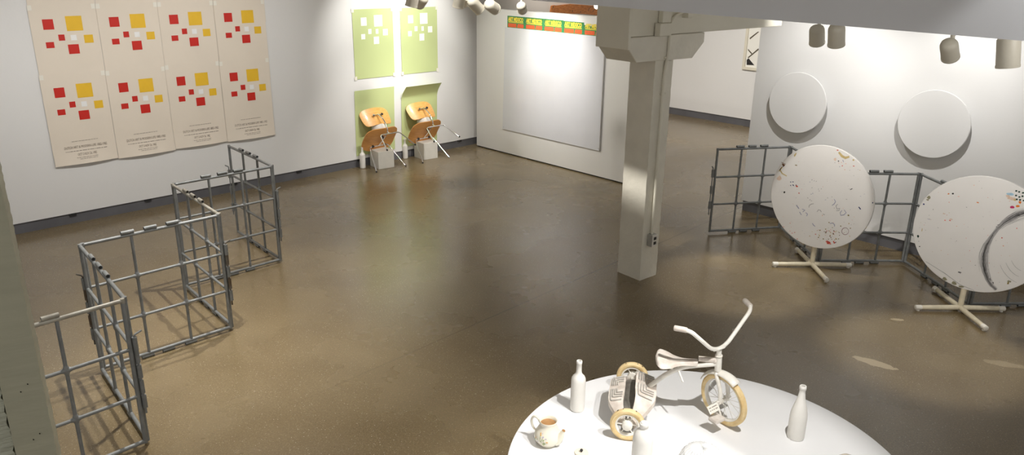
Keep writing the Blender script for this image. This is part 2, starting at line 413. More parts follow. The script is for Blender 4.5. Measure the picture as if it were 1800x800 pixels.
# ------------------------------------------------------------------ wooden posts in the left foreground
pz = along(101, 800, 2.75)
pc = Vector((pz.x, pz.y, 0)); fx = Vector((.885, .465, 0)).normalized(); fy = Vector((-fx.y, fx.x, 0))
def post(name, x0, x1, y0, y1, m, label, amp, bw=1):
    b = MB(); nz = 300; secp = []
    for i in range(5): secp.append((x0 + (x1 - x0) * i / 4, y0))
    secp += [(x1, y1), (x0, y1)]
    n = len(secp)
    rr = random.Random(3)
    for k in range(nz + 1):
        z = 3.5 * k / nz; jj = [(rr.random() - .5) * amp for _ in range(n)]
        for i, (x, y) in enumerate(secp): b.v.append(tuple(fx * (x + (jj[i] if i in (4, 5) else 0) * bw) + fy * (y + jj[i] * .5) + Vector((0, 0, z))))
    for k in range(nz):
        for i in range(n):
            j = (i + 1) % n; b.f.append((k * n + i, k * n + j, (k + 1) * n + j, (k + 1) * n + i)); b.m.append(0)
    b.f.append(tuple(range(n))[::-1]); b.m.append(0); b.f.append(tuple(nz * n + i for i in range(n))); b.m.append(0)
    if name == 'wooden_post':
        for x, z in ((-.055, 1.62), (-.035, 1.64), (-.05, 1.46), (-.032, 1.475), (-.07, 2.0)):
            b.lathe([(.0, -.0), (.0022, 0)], 8, tuple(fx * x + fy * (y0 - .0012) + Vector((0, 0, z))), Matrix.Rotation(R(90), 3, 'X'), mi=1)
    o = b.build(name, [m, M['rubber']], loc=pc, ang=35)
    return tag(o, label, 'post')
post('wooden_post', -.100, 0, 0, .09, M['woodpost'], 'smooth greige painted wooden post cutting across the left edge', .0022)
post('wooden_plank', -.24, -.104, .008, .07, M['woodrough'], 'rough grooved wooden plank left of the smooth post, lower left corner', .006)

# ------------------------------------------------------------------ posters on the left wall
def norm_rects(rects, origin, w, h):
    out = []
    for (u0, v0, u1, v1, c) in rects:
        a = lw_px(u0, v0); c2 = lw_px(u1, v1); out.append((a[0] - origin[0], a[1] - origin[1], c2[0] - origin[0], c2[1] - origin[1], c))
    return out
PW = .630
PS0 = .498; PZ0 = .65
sq = norm_rects([(93, 155.6, 114.6, 171, 1), (132, 148, 163.6, 170, 2), (120.6, 179.6, 133, 188.6, 1), (141.6, 179, 153, 187, 3), (164, 177.6, 181.4, 189.4, 2), (99.6, 193.6, 115.2, 202, 1), (137, 195.4, 158, 209, 1)], (PS0, PZ0), 1, 1)
def onw(s, z, off): return DL * s + NL * off + Vector((0, 0, z))
rotL = Matrix((DL, Vector((0, 0, 1)), NL)).transposed().to_4x4()   # text x -> DL, y -> z, z -> normal
def text_on(b, txt, s, z, width, height, off, mi, bold=0, rot=rotL, org=None):
    me = textmesh(txt, 1.0, bold); w = me['w']
    Mx = Matrix.Translation(onw(s, z, off) if org is None else org) @ rot @ Matrix.Diagonal((width / w, height / .72, 1, 1))
    b.add(me, Mx, mi)
def dashes(fn, s, z, width, h, seed):
    r_ = random.Random(seed); x = s - width / 2
    while x < s + width / 2:
        w_ = min((1 + r_.randrange(5)) * h * .8, s + width / 2 - x)
        if w_ > 0: fn(x, z, w_, h * .55)
        x += w_ + h * .55
def cream_poster(row, c):
    H_ = .962; b = MB(); rnd = random.Random(row * 10 + c)
    curl = .035 if row == 0 else 0
    dz = (rnd.random() - .5) * .012
    lay = .011 - .004 * row + .0015 * (c % 2)
    def fn(u, v):
        s = u * PW; z = (1 - v) * H_
        o = 0.0025 + curl * max(0, (.22 - (1 - v)) / .22) ** 1.6 * (.35 + .65 * math.sin(PI * min(1, u * 1.0)) ) + .0015 * math.sin(u * 9 + c) * math.sin(v * 6 + row)
        return onw(s, z, o)
    def off(s, z): u = s / PW; v = 1 - z / H_; return (fn(u, v)).dot(NL)
    b.grid(fn, 14, 26, th=.0006)
    def patch(s0, z0, s1, z1, mi, d=.0022):
        n = 3
        for i in range(n):
            for j in range(n):
                A = [(s0 + (s1 - s0) * (i + a) / n, z0 + (z1 - z0) * (j + e) / n) for a, e in ((0, 0), (1, 0), (1, 1), (0, 1))]
                b.quad([onw(s, z, off(s, z) + d) for s, z in A], mi)
    for (s0, z0, s1, z1, k) in sq: patch(s0, z1, s1, z0, k)
    lines = [('', .325, .242, .26, .008), ('DUTCH ART & MODERN LIFE 1882-1982', .325, .170, .426, .028), ('', .33, .138, .42, .011), ('OCT 2-NOV 26, 1982', .325, .090, .19, .028), ('', .325, .066, .216, .009), ('', .335, .050, .18, .008)]
    if row == 0:
        for q_, (t, s, z, w, h) in enumerate(lines):
            if t: text_on(b, t, s, z, w, h, off(s, z) + .0035, 4)
            else: dashes(lambda x, zz, ww, hh: patch(x, zz, x + ww, zz + hh, 4, .0028), s, z, w, h, q_)
    # tape at the upper corners
    for s0 in (.0, PW - .04): patch(s0, H_ - .05, s0 + .04, H_ - .0, 5, .0026)
    names = {0: 'bottom', 1: 'middle', 2: 'top'}; cn = ['leftmost', 'second from left', 'third from left', 'rightmost']
    o = b.build('poster', [M['paper'], M['red'], M['yellow'], M['pwhite'], M['ink'], M['tape']], smooth=True, loc=LW(PS0 + c * .633 + row * .008, PZ0 + row * .692 + dz, lay))
    tx = 'with squares and printed text' if row == 0 else ('with squares, text covered' if row == 1 else 'cut by the top edge')
    tag(o, f'cream poster {tx}, {cn[c]} of {names[row]} row', 'poster', 'cream posters taped to the left wall')
for row in (0, 1, 2):
    for c in range(4): cream_poster(row, c)

# green posters
GSQ = [(4.406, 2.037, 4.498, 1.929), (4.617, 2.061, 4.754, 1.91), (4.517, 1.883, 4.569, 1.816), (4.638, 1.877, 4.682, 1.814), (4.756, 1.872, 4.837, 1.785), (4.401, 1.822, 4.465, 1.751), (4.601, 1.776, 4.687, 1.678)]
def green_poster(s0, z0, w, h, squares, curl, label, skew=0):
    b = MB()
    def fn(u, v):
        z = (1 - v) * h; o = .004
        if curl: t = max(0, (z / h - .76) / .24); o += curl * t ** 1.7 * (1 - .1 * u); z -= .012 * t
        o += .0012 * math.sin(u * 7) * math.sin(v * 5)
        return onw(u * w + skew * z / h, z, o)
    b.grid(fn, 12, 26, th=.0006)
    if squares:
        for (a, c, d, e) in GSQ:
            a -= 4.275; d -= 4.275; c -= 1.225; e -= 1.225
            b.quad([onw(a, e, .0068), onw(d, e, .0068), onw(d, c, .0068), onw(a, c, .0068)], 1)
        for (x, z) in ((-.012, h - .04), (w - .028, h - .04), (-.012, -.012), (w - .028, -.012)):
            b.box(onw(x + .02, z + .026, .0072), (.04, .0008, .052), Matrix((DL, NL, Vector((0, 0, 1)))).transposed(), mi=2)
    o = b.build('poster', [M['green'], M['cut'], M['tape']], loc=LW(s0, z0, .002)); tag(o, label, 'poster', 'green posters beside the corner')
green_poster(4.275, 1.225, .655, .92, 1, 0, 'upper left green poster with white squares')
green_poster(5.058, 1.225, .655, .915, 1, 0, 'upper right green poster with white squares, nearer the corner')
green_poster(4.228, .165, .66, .92, 0, .006, 'lower left plain green poster behind the left chair', .02)
green_poster(5.012, .172, .66, .905, 0, .125, 'lower right plain green poster with its top curling off the wall', .02)

# ------------------------------------------------------------------ chairs tipped on white cubes
def ply_panel(name, w, d, fn_c, m, parent, th=.011, flat_edge=0):
    # superelliptic sheet in local u (across) / v (depth); fn_c -> local point
    b = MB(); nu, nv = 22, 16
    def fn(a, c):
        x = a * 2 - 1; y = c * 2 - 1
        # square to rounded square
        k = .42
        X = x * math.sqrt(max(0, 1 - k * y ** 6 * .5 - (k * .25) * y * y * abs(x) ** 3)); Y = y * math.sqrt(max(0, 1 - k * x ** 6 * .5 - (k * .25) * x * x * abs(y) ** 3))
        return fn_c(X, Y)
    b.grid(fn, nu, nv, th=th)
    return b.build(name, m, parent, ang=60)
def make_chair(loc, yaw, tilt, label):
    o = empty('plywood_chair', loc, label, 'chair', 'plywood chairs tipped over white cubes')
    o.rotation_mode = 'XYZ'
    Rz = Matrix.Rotation(yaw, 3, 'Z'); Rx = Matrix.Rotation(tilt, 3, 'X')
    o.rotation_euler = (Rz @ Rx).to_euler()
    sw, sf, sb = .275, .225, -.165
    # seat: sag across, front edge rolled down
    def seat(X, Y):
        wid = sw * (1 - .06 * (Y < 0) * Y * Y - .0)
        y = (sf + sb) / 2 + Y * (sf - sb) / 2
        z = .428 + .030 * X * X - .010 + (-.030 * max(0, Y) ** 2.2) + .018 * max(0, -Y) ** 2
        return Vector((X * wid, y, z))
    ply_panel('seat', 0, 0, seat, M['plydark'], o)
    def back(X, Y):
        h = .125; w = .235 * (1 + .07 * Y)
        z = .645 + Y * h + .012 * X * X * Y
        y = -.200 - .035 * Y + .055 * X * X * -1 * -1
        return Vector((X * w, y, z))
    ply_panel('backrest', 0, 0, back, M['ply'], o)
    # lower U (front legs)
    def ubar(bx, by, bz, fx_, fy_, name):
        b = MB(); b.tube(fillet([(-fx_, fy_, .004), (-bx, by, bz), (bx, by, bz), (fx_, fy_, .004)], .035, 6), .0085, 10)
        p = b.build(name, M['chrome'], o)
        for s in (-1, 1):
            g = MB(); a = Vector((s * fx_, fy_, .004)); c = (Vector((s * bx, by, bz)) - a).normalized()
            g.tube([a - c * .006, a + c * .012], .0115, 10); g.build('foot_glide', M['rubber'], p)
    ubar(.156, .14, .395, .252, .217, 'front_leg_frame'); ubar(.160, -.19, .300, .240, -.214, 'rear_leg_frame')
    b = MB(); b.tube(fillet([(0, .14, .397), (0, -.02, .362), (0, -.20, .345), (0, -.262, .50), (0, -.235, .645)], .06, 6), .0085, 10)
    b.tube([(-.06, -.226, .64), (.06, -.226, .64)], .006, 8)
    b.tube([(0, -.19, .30), (0, -.175, .352)], .008, 8)
    b.build('spine', M['chrome'], o)
    for s in (-1, 1):
        b = MB(); b.lathe([(0, -.006), (.016, -.004), (.019, 0), (.016, .012), (.0, .014)], 16, (s * .069, -.224, .64), Matrix.Rotation(R(90), 3, 'X'))
        b.build('bolt', M['chrome'] if s < 0 else M['rubber'], o)
        b = MB(); b.lathe([(.0, 0), (.019, 0), (.019, .022), (0, .022)], 14, (s * .10, .14, .385)); b.build('shock_mount', M['rubber'], o)
    b = MB(); b.lathe([(.0, 0), (.019, 0), (.019, .04), (0, .04)], 14, (0, -.03, .366)); b.build('shock_mount', M['rubber'], o)
    return o
ch1 = make_chair((-1.609, 10.409, .178), .796, -.955, 'left plywood chair tipped forward on a white cube, chrome legs outward')
ch2 = copy_tree(ch1); ch2.location = (-1.033, 10.947, .178); ch2.rotation_euler = (Matrix.Rotation(.803, 3, 'Z') @ Matrix.Rotation(-.964, 3, 'X')).to_euler()
ch2['label'] = 'right plywood chair tipped forward on a white cube, below the curling poster'
for (cx, cy, rz, lab) in ((-1.852, 10.648, R(37), 'white painted cube under the left tipped chair'), (-1.294, 11.212, R(40), 'white painted cube under the right tipped chair')):
    b = MB(); b.box((0, 0, .123), (.245, .262, .246)); o = b.build('display_cube', M['cube'], loc=(cx, cy, 0), smooth=False, bevel=.004); o.rotation_euler = (0, 0, rz - R(0)); tag(o, lab, 'cube', 'white cubes under the chairs')
for ch, rot, lab in ((ch1, (.796, -.955), 'white ball wedged between seat and back of the left chair'), (ch2, (.803, -.964), 'white ball wedged between seat and back of the right chair')):
    Mx = Matrix.Rotation(rot[0], 3, 'Z') @ Matrix.Rotation(rot[1], 3, 'X')
    p = Vector(ch.location) + Mx @ Vector((.004, -.066, .527))
    b = MB(); b.lathe([(.1 * math.sin(PI * i / 20), -.1 * math.cos(PI * i / 20)) for i in range(21)], 32)
    b.lathe([(.1002 * math.cos(.03 * k), .1002 * math.sin(.03 * k)) for k in (-1, 0, 1)], 48, axis=Matrix.Rotation(R(70), 3, 'X'), mi=1)
    o = b.build('ball', [M['matte'], M['cube']], loc=p); tag(o, lab, 'ball', 'white balls in the chairs')

# ------------------------------------------------------------------ bottles
def bottle_profile(kind):
    if kind == 'bordeaux':
        return [(0, .004), (.03, 0), (.036, .002), (.039, .008), (.0395, .02), (.0395, .18), (.038, .195), (.032, .208), (.022, .218), (.0165, .228), (.0148, .24), (.0138, .282), (.0155, .284), (.016, .298), (.0145, .301), (.009, .301), (.008, .27), (0, .268)]
    if kind == 'burgundy':
        return [(0, .004), (.034, 0), (.040, .002), (.0425, .01), (.043, .12), (.041, .145), (.035, .175), (.026, .208), (.0185, .238), (.0152, .262), (.0148, .28), (.017, .282), (.0175, .296), (.0155, .301), (.0105, .301), (.009, .27), (0, .268)]
    return [(0, .004), (.036, 0), (.044, .003), (.047, .012), (.0475, .02), (.0475, .195), (.045, .218), (.036, .238), (.025, .250), (.0185, .256), (.0185, .262), (.021, .264), (.0215, .280), (.0205, .283), (.017, .284), (.0165, .288), (.014, .290), (0, .291)]
def bottle(kind, p, lab, sc=1.0, tilt=0):
    b = MB(); b.lathe([(r * sc, h * sc) for r, h in bottle_profile(kind)], 40)
    o = b.build('bottle', M['matte'], loc=p, ang=50); tag(o, lab, 'bottle', 'white painted bottles'); return o
T = .5
bottle('bordeaux', at(638, 295.5), 'matte white bottle on the floor left of the left cube', 1.0)
bottle('bordeaux', at(712.5, 278.5), 'matte white bottle on the floor between the two tipped chairs', .98)
bottle('bordeaux', at(1014.5, 720, T), 'matte white straight shouldered bottle on round table behind the teapot', .99)
bottle('burgundy', at(1398, 769, T), 'matte white slope shouldered bottle alone on the right of round table', 1.0)
pC = at(1132.5, 743.5, T + .284); bottle('jug', Vector((pC.x, pC.y, T)), 'wide matte white bottle in front of the tricycle rear wheel', 1.0)

# ------------------------------------------------------------------ round table
tc_ = Vector((.9505, 3.119, 0)); TR = .962
tb = empty('round_table', tc_, 'large low white round display table in the foreground', 'table')
b = MB(); b.lathe([(0, T - .032), (TR - .006, T - .032), (TR, T - .028), (TR, T - .003), (TR - .003, T), (0, T)], 180); b.build('tabletop', M['table'], tb, ang=30)
b = MB(); b.lathe([(0, 0), (.6, 0), (.6, T - .033), (0, T - .033)], 96); b.build('pedestal', M['table'], tb, ang=30)

# teapot
tp_c = at(962.5, 779, T)
tpo = empty('teapot', tp_c, 'lidless cream porcelain teapot with small flower sprays', 'teapot')
prof = [(0, .003), (.040, 0), (.046, .003), (.045, .008), (.058, .018), (.068, .036), (.070, .050), (.065, .068), (.054, .086), (.046, .100), (.043, .112), (.0435, .124), (.0465, .131), (.0445, .134), (.040, .131), (.038, .118)]
prin = [(.0378, .118), (.041, .10), (.055, .075), (.062, .05), (.05, .02), (0, .012)]
b = MB(); b.lathe(prof, 48); b.f.pop(); b.m.pop(); b.lathe(prin, 48, mi=1); 
b.f = [f for f in b.f]
def pr(z):
    pp = prof[3:14]
    for (r0, h0), (r1, h1) in zip(pp, pp[1:]):
        if h0 <= z <= h1: return r0 + (r1 - r0) * (z - h0) / (h1 - h0)
    return .05
rnd = random.Random(5)
def petal(a, z, w, h, mi, rot=0):
    pts = []
    for k in range(8):
        t = 2 * PI * k / 8; dx = .72 * w * math.cos(t); dz = .72 * h * math.sin(t)
        x = dx * math.cos(rot) - dz * math.sin(rot); zz = dx * math.sin(rot) + dz * math.cos(rot)
        r = pr(z + zz) + .0012; aa = a + x / .065
        pts.append((r * math.cos(aa), r * math.sin(aa), z + zz))
    b.quad(pts, mi)
A0 = R(-112)
for (da, z, w, h, mi, rot) in ((-.35, .085, .007, .004, 3, .3), (-.30, .078, .006, .006, 3, 1), (-.28, .066, .0018, .016, 2, .2), (-.12, .055, .0018, .02, 2, -.3), (.05, .045, .0018, .02, 2, .3), (-.02, .036, .006, .004, 2, .4), (-.75, .048, .006, .004, 2, .2), (-.7, .055, .005, .004, 3, .4), (-.8, .042, .006, .003, 2, -.4), (-.45, .042, .004, .004, 5, 0), (.18, .066, .006, .004, 4, .2), (-.05, .072, .007, .005, 4, .6), (.28, .050, .008, .004, 3, 0), (.02, .058, .007, .003, 2, .6), (-.2, .05, .006, .003, 2, -.5), (.03, .032, .003, .009, 2, 0), (-.5, .052, .005, .003, 2, .6), (.12, .04, .005, .003, 2, -.3), (-.18, .086, .005, .003, 4, .4)):
    petal(A0 + da, z, w, h, mi, rot)
b.build('body', [M['pot'], M['potin'], M['f_green'], M['f_orange'], M['f_lilac'], M['f_blue']], tpo, ang=60)
sd = (at(987, 757, T + .1) - Vector((tp_c.x, tp_c.y, T + .1))); sd.z = 0; sd.normalize()
def TPp(r, z): return sd * r + Vector((0, 0, z))
b = MB(); sp = [TPp(.045, .03), TPp(.062, .045), TPp(.074, .068), TPp(.080, .088), TPp(.087, .104)]
b.tube(sp, [.026, .022, .015, .0105, .009], 16, cap=False)
b.tube([sp[-1], sp[-1] - Vector((sd.x * .002, sd.y * .002, .006))], [.0085, .006], 12, mi=1)
b.build('spout', [M['pot'], M['potin']], tpo, ang=70)
hp = [TPp(-.046, .108), TPp(-.062, .128), TPp(-.082, .128), TPp(-.094, .108), TPp(-.092, .080), TPp(-.078, .058), TPp(-.064, .050)]
hps = []
for i in range(len(hp) - 1):
    for k in range(3):
        a = hp[max(i - 1, 0)]; c = hp[i]; d2 = hp[i + 1]; e = hp[min(i + 2, len(hp) - 1)]; t = k / 3
        hps.append(.5 * ((2 * c) + (d2 - a) * t + (2 * a - 5 * c + 4 * d2 - e) * t * t + (3 * c - a - 3 * d2 + e) * t ** 3))
hps.append(hp[-1])
b = MB(); b.tube(hps, .0058, 10); b.build('handle', M['pot'], tpo)

# small jar with dark knob, cut by the lower edge
jp = at(1022, 795.5, T + .05); jo = empty('lidded_jar', (jp.x, jp.y, T), 'small white round jar with dark knob, cut by the lower edge', 'jar')
b = MB(); b.lathe([(0, 0), (.028, 0), (.032, .004), (.032, .044), (0, .044)], 32); b.build('body', M['matte'], jo)
b = MB(); b.lathe([(0, .0445), (.034, .0445), (.035, .049), (.033, .053), (.008, .054), (0, .054)], 32); b.build('lid', M['paper'], jo)
b = MB(); b.lathe([(.004, .054), (.0035, .057), (.007, .060), (.0075, .065), (.004, .069), (0, .0695)], 20); b.build('knob', M['rubber'], jo)

# crystal dome bowl upside down
gp = at(1234, 806, T + .06); gx = Vector((gp.x, gp.y, T))
b = MB()
def gfn(r, h, a):
    t = h / .125
    k = 1 + (.035 * math.sin(a * 26 + t * 16) + .035 * math.sin(a * 26 - t * 16)) * (1 if r > .012 else 0)
    return r * k, h * (1 + .02 * math.sin(a * 26 + t * 16))
pg = [(.100, 0), (.105, .012), (.1065, .03), (.104, .05), (.098, .07), (.088, .088), (.074, .103), (.058, .115), (.040, .122), (.024, .1245), (.014, .121), (.006, .118), (0, .117)]
pp = []
for i in range(len(pg) - 1):
    for k in range(3): pp.append((pg[i][0] + (pg[i + 1][0] - pg[i][0]) * k / 3, pg[i][1] + (pg[i + 1][1] - pg[i][1]) * k / 3))
pp.append(pg[-1]); b.lathe(pp, 144, fn=gfn)
o = b.build('glass_bowl', M['glass'], loc=gx, ang=80); tag(o, 'pressed glass bowl turned upside down near the tricycle front wheel', 'bowl')

# clay dish at the lower right edge of the table
cp_ = at(1500, 834, T + .03); b = MB()
def cfn(r, h, a): return r * (1 + .05 * math.sin(3 * a + .8) + .03 * math.sin(7 * a)), h * (1 + (.18 * math.sin(5 * a + 1) + .1 * math.sin(9 * a)) * (r / .13) ** 2)
b.lathe([(0, .0), (.06, .0), (.09, .012), (.115, .028), (.128, .046), (.132, .048), (.128, .043), (.113, .034), (.085, .020), (.05, .012), (0, .010)], 90, fn=cfn)
o = b.build('clay_dish', M['clay'], loc=(cp_.x, cp_.y, T)); tag(o, 'uneven pale grey clay dish, cut by the lower edge right of the bottle', 'dish')

# ------------------------------------------------------------------ tricycle
bh = R(-11); bx = Vector((math.cos(bh), math.sin(bh), 0)); by = Vector((-bx.y, bx.x, 0))
RM = Vector((.643, 3.607, T)); Z = Vector((0, 0, 1))
tri = empty('tricycle', RM, 'vintage white painted tricycle with tan tires standing on round table', 'tricycle')
def TB(f, l, z): return bx * f + by * l + Z * z
def wheel(name, c, axis, rad, tw, hub_r, nsp, parent, spoked=True):
    # axis : unit vector ; local z of lathe -> axis
    ax = axis.normalized(); u = Z.cross(ax).normalized(); w = ax.cross(u)
    Mx = Matrix((u, w, ax)).transposed()
    b = MB(); t = tw / 2
    ring = [(rad - .028, -t * .62), (rad - .024, -t * .8), (rad - .0175, -t * .97), (rad - .0165, -t * .88), (rad - .0155, -t * .98), (rad - .014, -t), (rad - .0085, -t * .95), (rad - .0075, -t * .84), (rad - .0068, -t * .92), (rad - .003, -t * .62), (rad - .0005, -t * .5), (rad, -t * .1), (rad, t * .1), (rad - .0005, t * .5), (rad - .003, t * .62), (rad - .0068, t * .92), (rad - .0075, t * .84), (rad - .0085, t * .95), (rad - .014, t), (rad - .0155, t * .98), (rad - .0165, t * .88), (rad - .0175, t * .97), (rad - .024, t * .8), (rad - .028, t * .62), (rad - .028, -t * .62)]
    b.lathe(ring, 72, axis=Mx); b.f = b.f[:-2]; b.m = b.m[:-2]
    rr = random.Random(int(rad * 1e4))
    for (a0, da) in ((.9, .10), (1.25, .05), (2.0, .07)):
        for sgn in (1,):
            pts = []
            for k in range(7):
                a = a0 + da * k / 6
                pts.append(Mx @ Vector(((rad + .0006) * math.cos(a), (rad + .0006) * math.sin(a), t * .45 * (1 - .5 * math.sin(3 * k)))))
            for k in range(6, -1, -1):
                a = a0 + da * k / 6
                pts.append(Mx @ Vector(((rad + .0006) * math.cos(a), (rad + .0006) * math.sin(a), -t * .1 * (1 + .6 * math.sin(2 * k)))))
            b.quad(pts, 1)
    wo = bpy.data.objects.new(name, None); col.objects.link(wo); wo.parent = parent; wo.location = c
    b.build('tire', [M['tire'], M['groove']], wo)
    b = MB(); q = rad - .028
    b.lathe([(q + .001, -t * .7), (q - .004, -t * .75), (q - .009, -t * .35), (q - .009, t * .35), (q - .004, t * .75), (q + .001, t * .7)], 64, axis=Mx); b.f = b.f[:-2]; b.m = b.m[:-2]; b.build('rim', M['trike'], wo)
    b = MB()
    if spoked:
        for k in range(nsp):
            a = 2 * PI * k / nsp; s_ = (t * 1.0) if k % 2 else (-t * 1.0); a2 = a + (.35 if k % 4 < 2 else -.35)
            b.tube([Mx @ Vector((hub_r * math.cos(a2), hub_r * math.sin(a2), s_)), Mx @ Vector(((q - .006) * math.cos(a), (q - .006) * math.sin(a), 0))], .0012, 6)
    else:
        for k in range(nsp):
            a = 2 * PI * k / nsp
            b.tube([Mx @ Vector((-.003 * math.cos(a), -.003 * math.sin(a), 0)), Mx @ Vector(((q - .006) * math.cos(a), (q - .006) * math.sin(a), 0))], .003, 6)
    b.build('spokes', M['trike'], wo)
    b = MB()
    if spoked: b.lathe([(0, -t * 1.5), (hub_r * .6, -t * 1.5), (hub_r * .6, -t * 1.1), (hub_r * 1.15, -t * 1.05), (hub_r * 1.15, -t * .9), (hub_r * .5, -t * .7), (hub_r * .5, t * .7), (hub_r * 1.15, t * .9), (hub_r * 1.15, t * 1.05), (hub_r * .6, t * 1.1), (hub_r * .6, t * 1.5), (0, t * 1.5)], 24, axis=Mx)
    else: b.lathe([(0, -t * 1.7), (hub_r * .52, -t * 1.7), (hub_r * .6, -t * 1.62), (hub_r * .72, -t * 1.5), (hub_r * .95, -t * 1.3), (hub_r, -t * .9), (hub_r, t * .9), (0, t)], 28, axis=Mx)
    b.build('hub', M['trike'], wo)
    return wo
ra = .0885
for s, nm in ((-1, 'near'), (1, 'far')):
    wheel('rear_wheel', TB(0, s * .243, ra), by * (1 if s < 0 else -1), ra, .034, .026, 6, tri, spoked=False)
b = MB(); b.tube([TB(0, -.25, ra), TB(0, .25, ra)], .006, 10); b.build('rear_axle', M['trike'], tri)
# front treads: hourglass plates joining the two rear wheels
def tread(fc, zc, wc, name, drop, ribw, slope, L=.213):
    o_ = None; b = MB()
    def fn(u, v):
        l = (u * 2 - 1); al = abs(l)
        c = fc * (1 - .0 * al); w = wc * (1 - .30 * max(0, al - .35) / .65 )
        z = zc - drop * max(0, (al - .45) / .55) ** 1.4
        f = c + (v - .5) * w
        z += slope * (v - .5)
        return TB(f * (1 - .75 * max(0, (al - .5) / .5) ** 1.5), l * L, z)
    b.grid(fn, 36, 10, th=-.003)
    # downturned lip
    for v0 in (0, 1):
        def lip(u, v, v0=v0):
            p = fn(u, v0); return p - Z * (.028 * v)
        b.grid(lip, 36, 1, th=.002)
    o_ = b.build(name, M['trike_worn'], tri, ang=75)
    b = MB()
    for side in (-1, 1):
        for k in range(4):
            v0 = .14 + .13 * k; u1 = .5 + side * (.045 + .035 * k * 0 ); e = .5 + side * (.13 + .05 * (3 - k))
            pts = [fn(u1, v0) + Z * .0045] + [fn(u1 + (e - u1) * t, v0) + Z * .0045 for t in (.4, .8, 1)] + [fn(e, v0 + (1 - .10 - v0) * t) + Z * .0045 for t in (.3, .6, 1)]
            b.tube(fillet(pts, .012, 3), .0030, 8)
    b.build('ribs', M['rib_shade'], o_)
tread(.078, .188, .108, 'front_step', .10, 0, -.035)
tread(-.072, .150, .080, 'rear_step', .07, 0, .02)
b = MB()
def infill(u, v):
    a_ = PI * v; return TB(.058 * math.cos(a_), (u * 2 - 1) * .165, .070 + .042 * math.sin(a_))
b.grid(infill, 8, 10, th=-.003); b.build('deck_infill', M['deck_shade'], tri)  # added infill plate, toned dark like the shaded deck interior
# front end
sth = R(-55); sh = Vector((math.cos(sth), math.sin(sth), 0)); sl = Vector((-sh.y, sh.x, 0))
WC = Vector((1.116, 3.524, T)) - RM; WC.z = 0
lean = R(-5); upw = Z * math.cos(lean) + sl * math.sin(lean)
rf = .1465
def SB(f, l, z): return WC + sh * f + sl * l + Z * z
fw = wheel('front_wheel', SB(0, 0, rf), sl * math.cos(lean) - Z * math.sin(lean) * 1, rf, .034, .014, 20, tri)
hb = SB(-.040, -.022, .305); ht = SB(-.040, -.030, .425)
axv = (ht - hb).normalized()
b = MB()
for s in (-1, 1):
    a = SB(0, s * .03, rf)
    b.tube(fillet([a - Z * .015 - sh * .0, a + Z * .05, SB(-.02, s * .031 - .012, rf + .125), hb - axv * .012 + sl * s * .012], .04, 5), .0105, 12)
b.build('fork', M['trike'], tri)
# bracket rods / axle
b = MB(); b.tube([SB(0, -.055, rf), SB(0, .055, rf)], .006, 10)
for s, a in ((-1, R(-60)), (1, R(120))):
    e = SB(.075 * math.cos(a), s * .052, rf + .075 * math.sin(a)); b.tube([SB(0, s * .052, rf), e], .005, 8)
b.build('crank', M['trike'], tri)
for s, a in ((-1, R(-60)), (1, R(120))):
    e = SB(.075 * math.cos(a), s * .086, rf + .075 * math.sin(a)); b = MB(); b.box(e, (.058, .066, .022), Matrix((sh, sl, Z)).transposed()); b.build('pedal', M['trike_worn'], tri, smooth=False, bevel=.006)
# fender
b = MB()
def fend(u, v):
    a = R(58) + R(95) * u; x = (v * 2 - 1); rr = rf + .016 - .014 * x * x
    return SB(0, 0, rf) + (sh * math.cos(a) + upw * math.sin(a)) * rr + (sl * math.cos(lean) - Z * math.sin(lean)) * (x * .030) 
b.grid(fend, 20, 8, th=.002); b.build('fender', M['trike'], tri, ang=180)
b = MB(); b.tube([hb - axv * .02, hb - axv * .004], .017, 20); b.tube([hb, ht - axv * .04], .0175, 24); b.tube([ht - axv * .036, ht - axv * .030], .019, 24); b.build('head_tube', M['trike'], tri)
b = MB(); b.tube([ht - axv * .04, ht + axv * .004], .0135, 20); b.tube(fillet([ht + sl * .026 + axv * .004 - sh * .012, ht + sh * .014 + sl * .026 + axv * .018, ht + sh * .014 - sl * .02 + axv * .018, ht - sl * .03 + axv * .002 - sh * .01], .01, 3), .007, 8); b.build('stem_clamp', M['trike'], tri)
MID = ht + axv * .006
lbd = SB(-.065, -.235, .580); rbd = SB(-.068, .236, .582); len_ = SB(-.128, -.268, .577); ren = SB(-.152, .285, .578)
bars = fillet([len_, lbd, MID + sl * -.05 + Z * .012, MID + sl * .055 + Z * .012, rbd, ren], .05, 7)
bars = fillet([len_, lbd, MID - sl * .06 + Z * .016, MID, MID + sl * .06 + Z * .016, rbd, ren], .045, 7)
hbo = MB().tube(bars, .0105, 14).build('handlebar', M['trike'], tri)
for e, d_ in ((len_, lbd), (ren, rbd)):
    v = (d_ - e).normalized(); L = (d_ - e).length
    b = MB(); b.tube([e - v * .010, e - v * .008, e + v * .0, e + v * L * .72, e + v * (L * .72 + .004)], [.012, .0142, .0145, .0140, .0118], 16); b.build('grip', M['trike_worn'], hbo)
# backbone tube
hp_ = hb + axv * .045; hp_ = hb + axv * .04
bb = fillet([TB(.055, 0, .158), TB(.085, -.002, .168), TB(.175, .0, .262), TB(.255, .0, .315), hp_], .08, 8)
b = MB(); b.tube(bb, .0125, 14); b.build('backbone', M['trike'], tri)
b = MB(); b.tube([hb + axv * .058 - bx * .10, hb + axv * .058 - bx * .01], .0145, 16); b.tube([hb + axv * .058 - bx * .022, hb + axv * .058 - bx * .012], .018, 16); b.build('seat_sleeve', M['trike_worn'], tri)
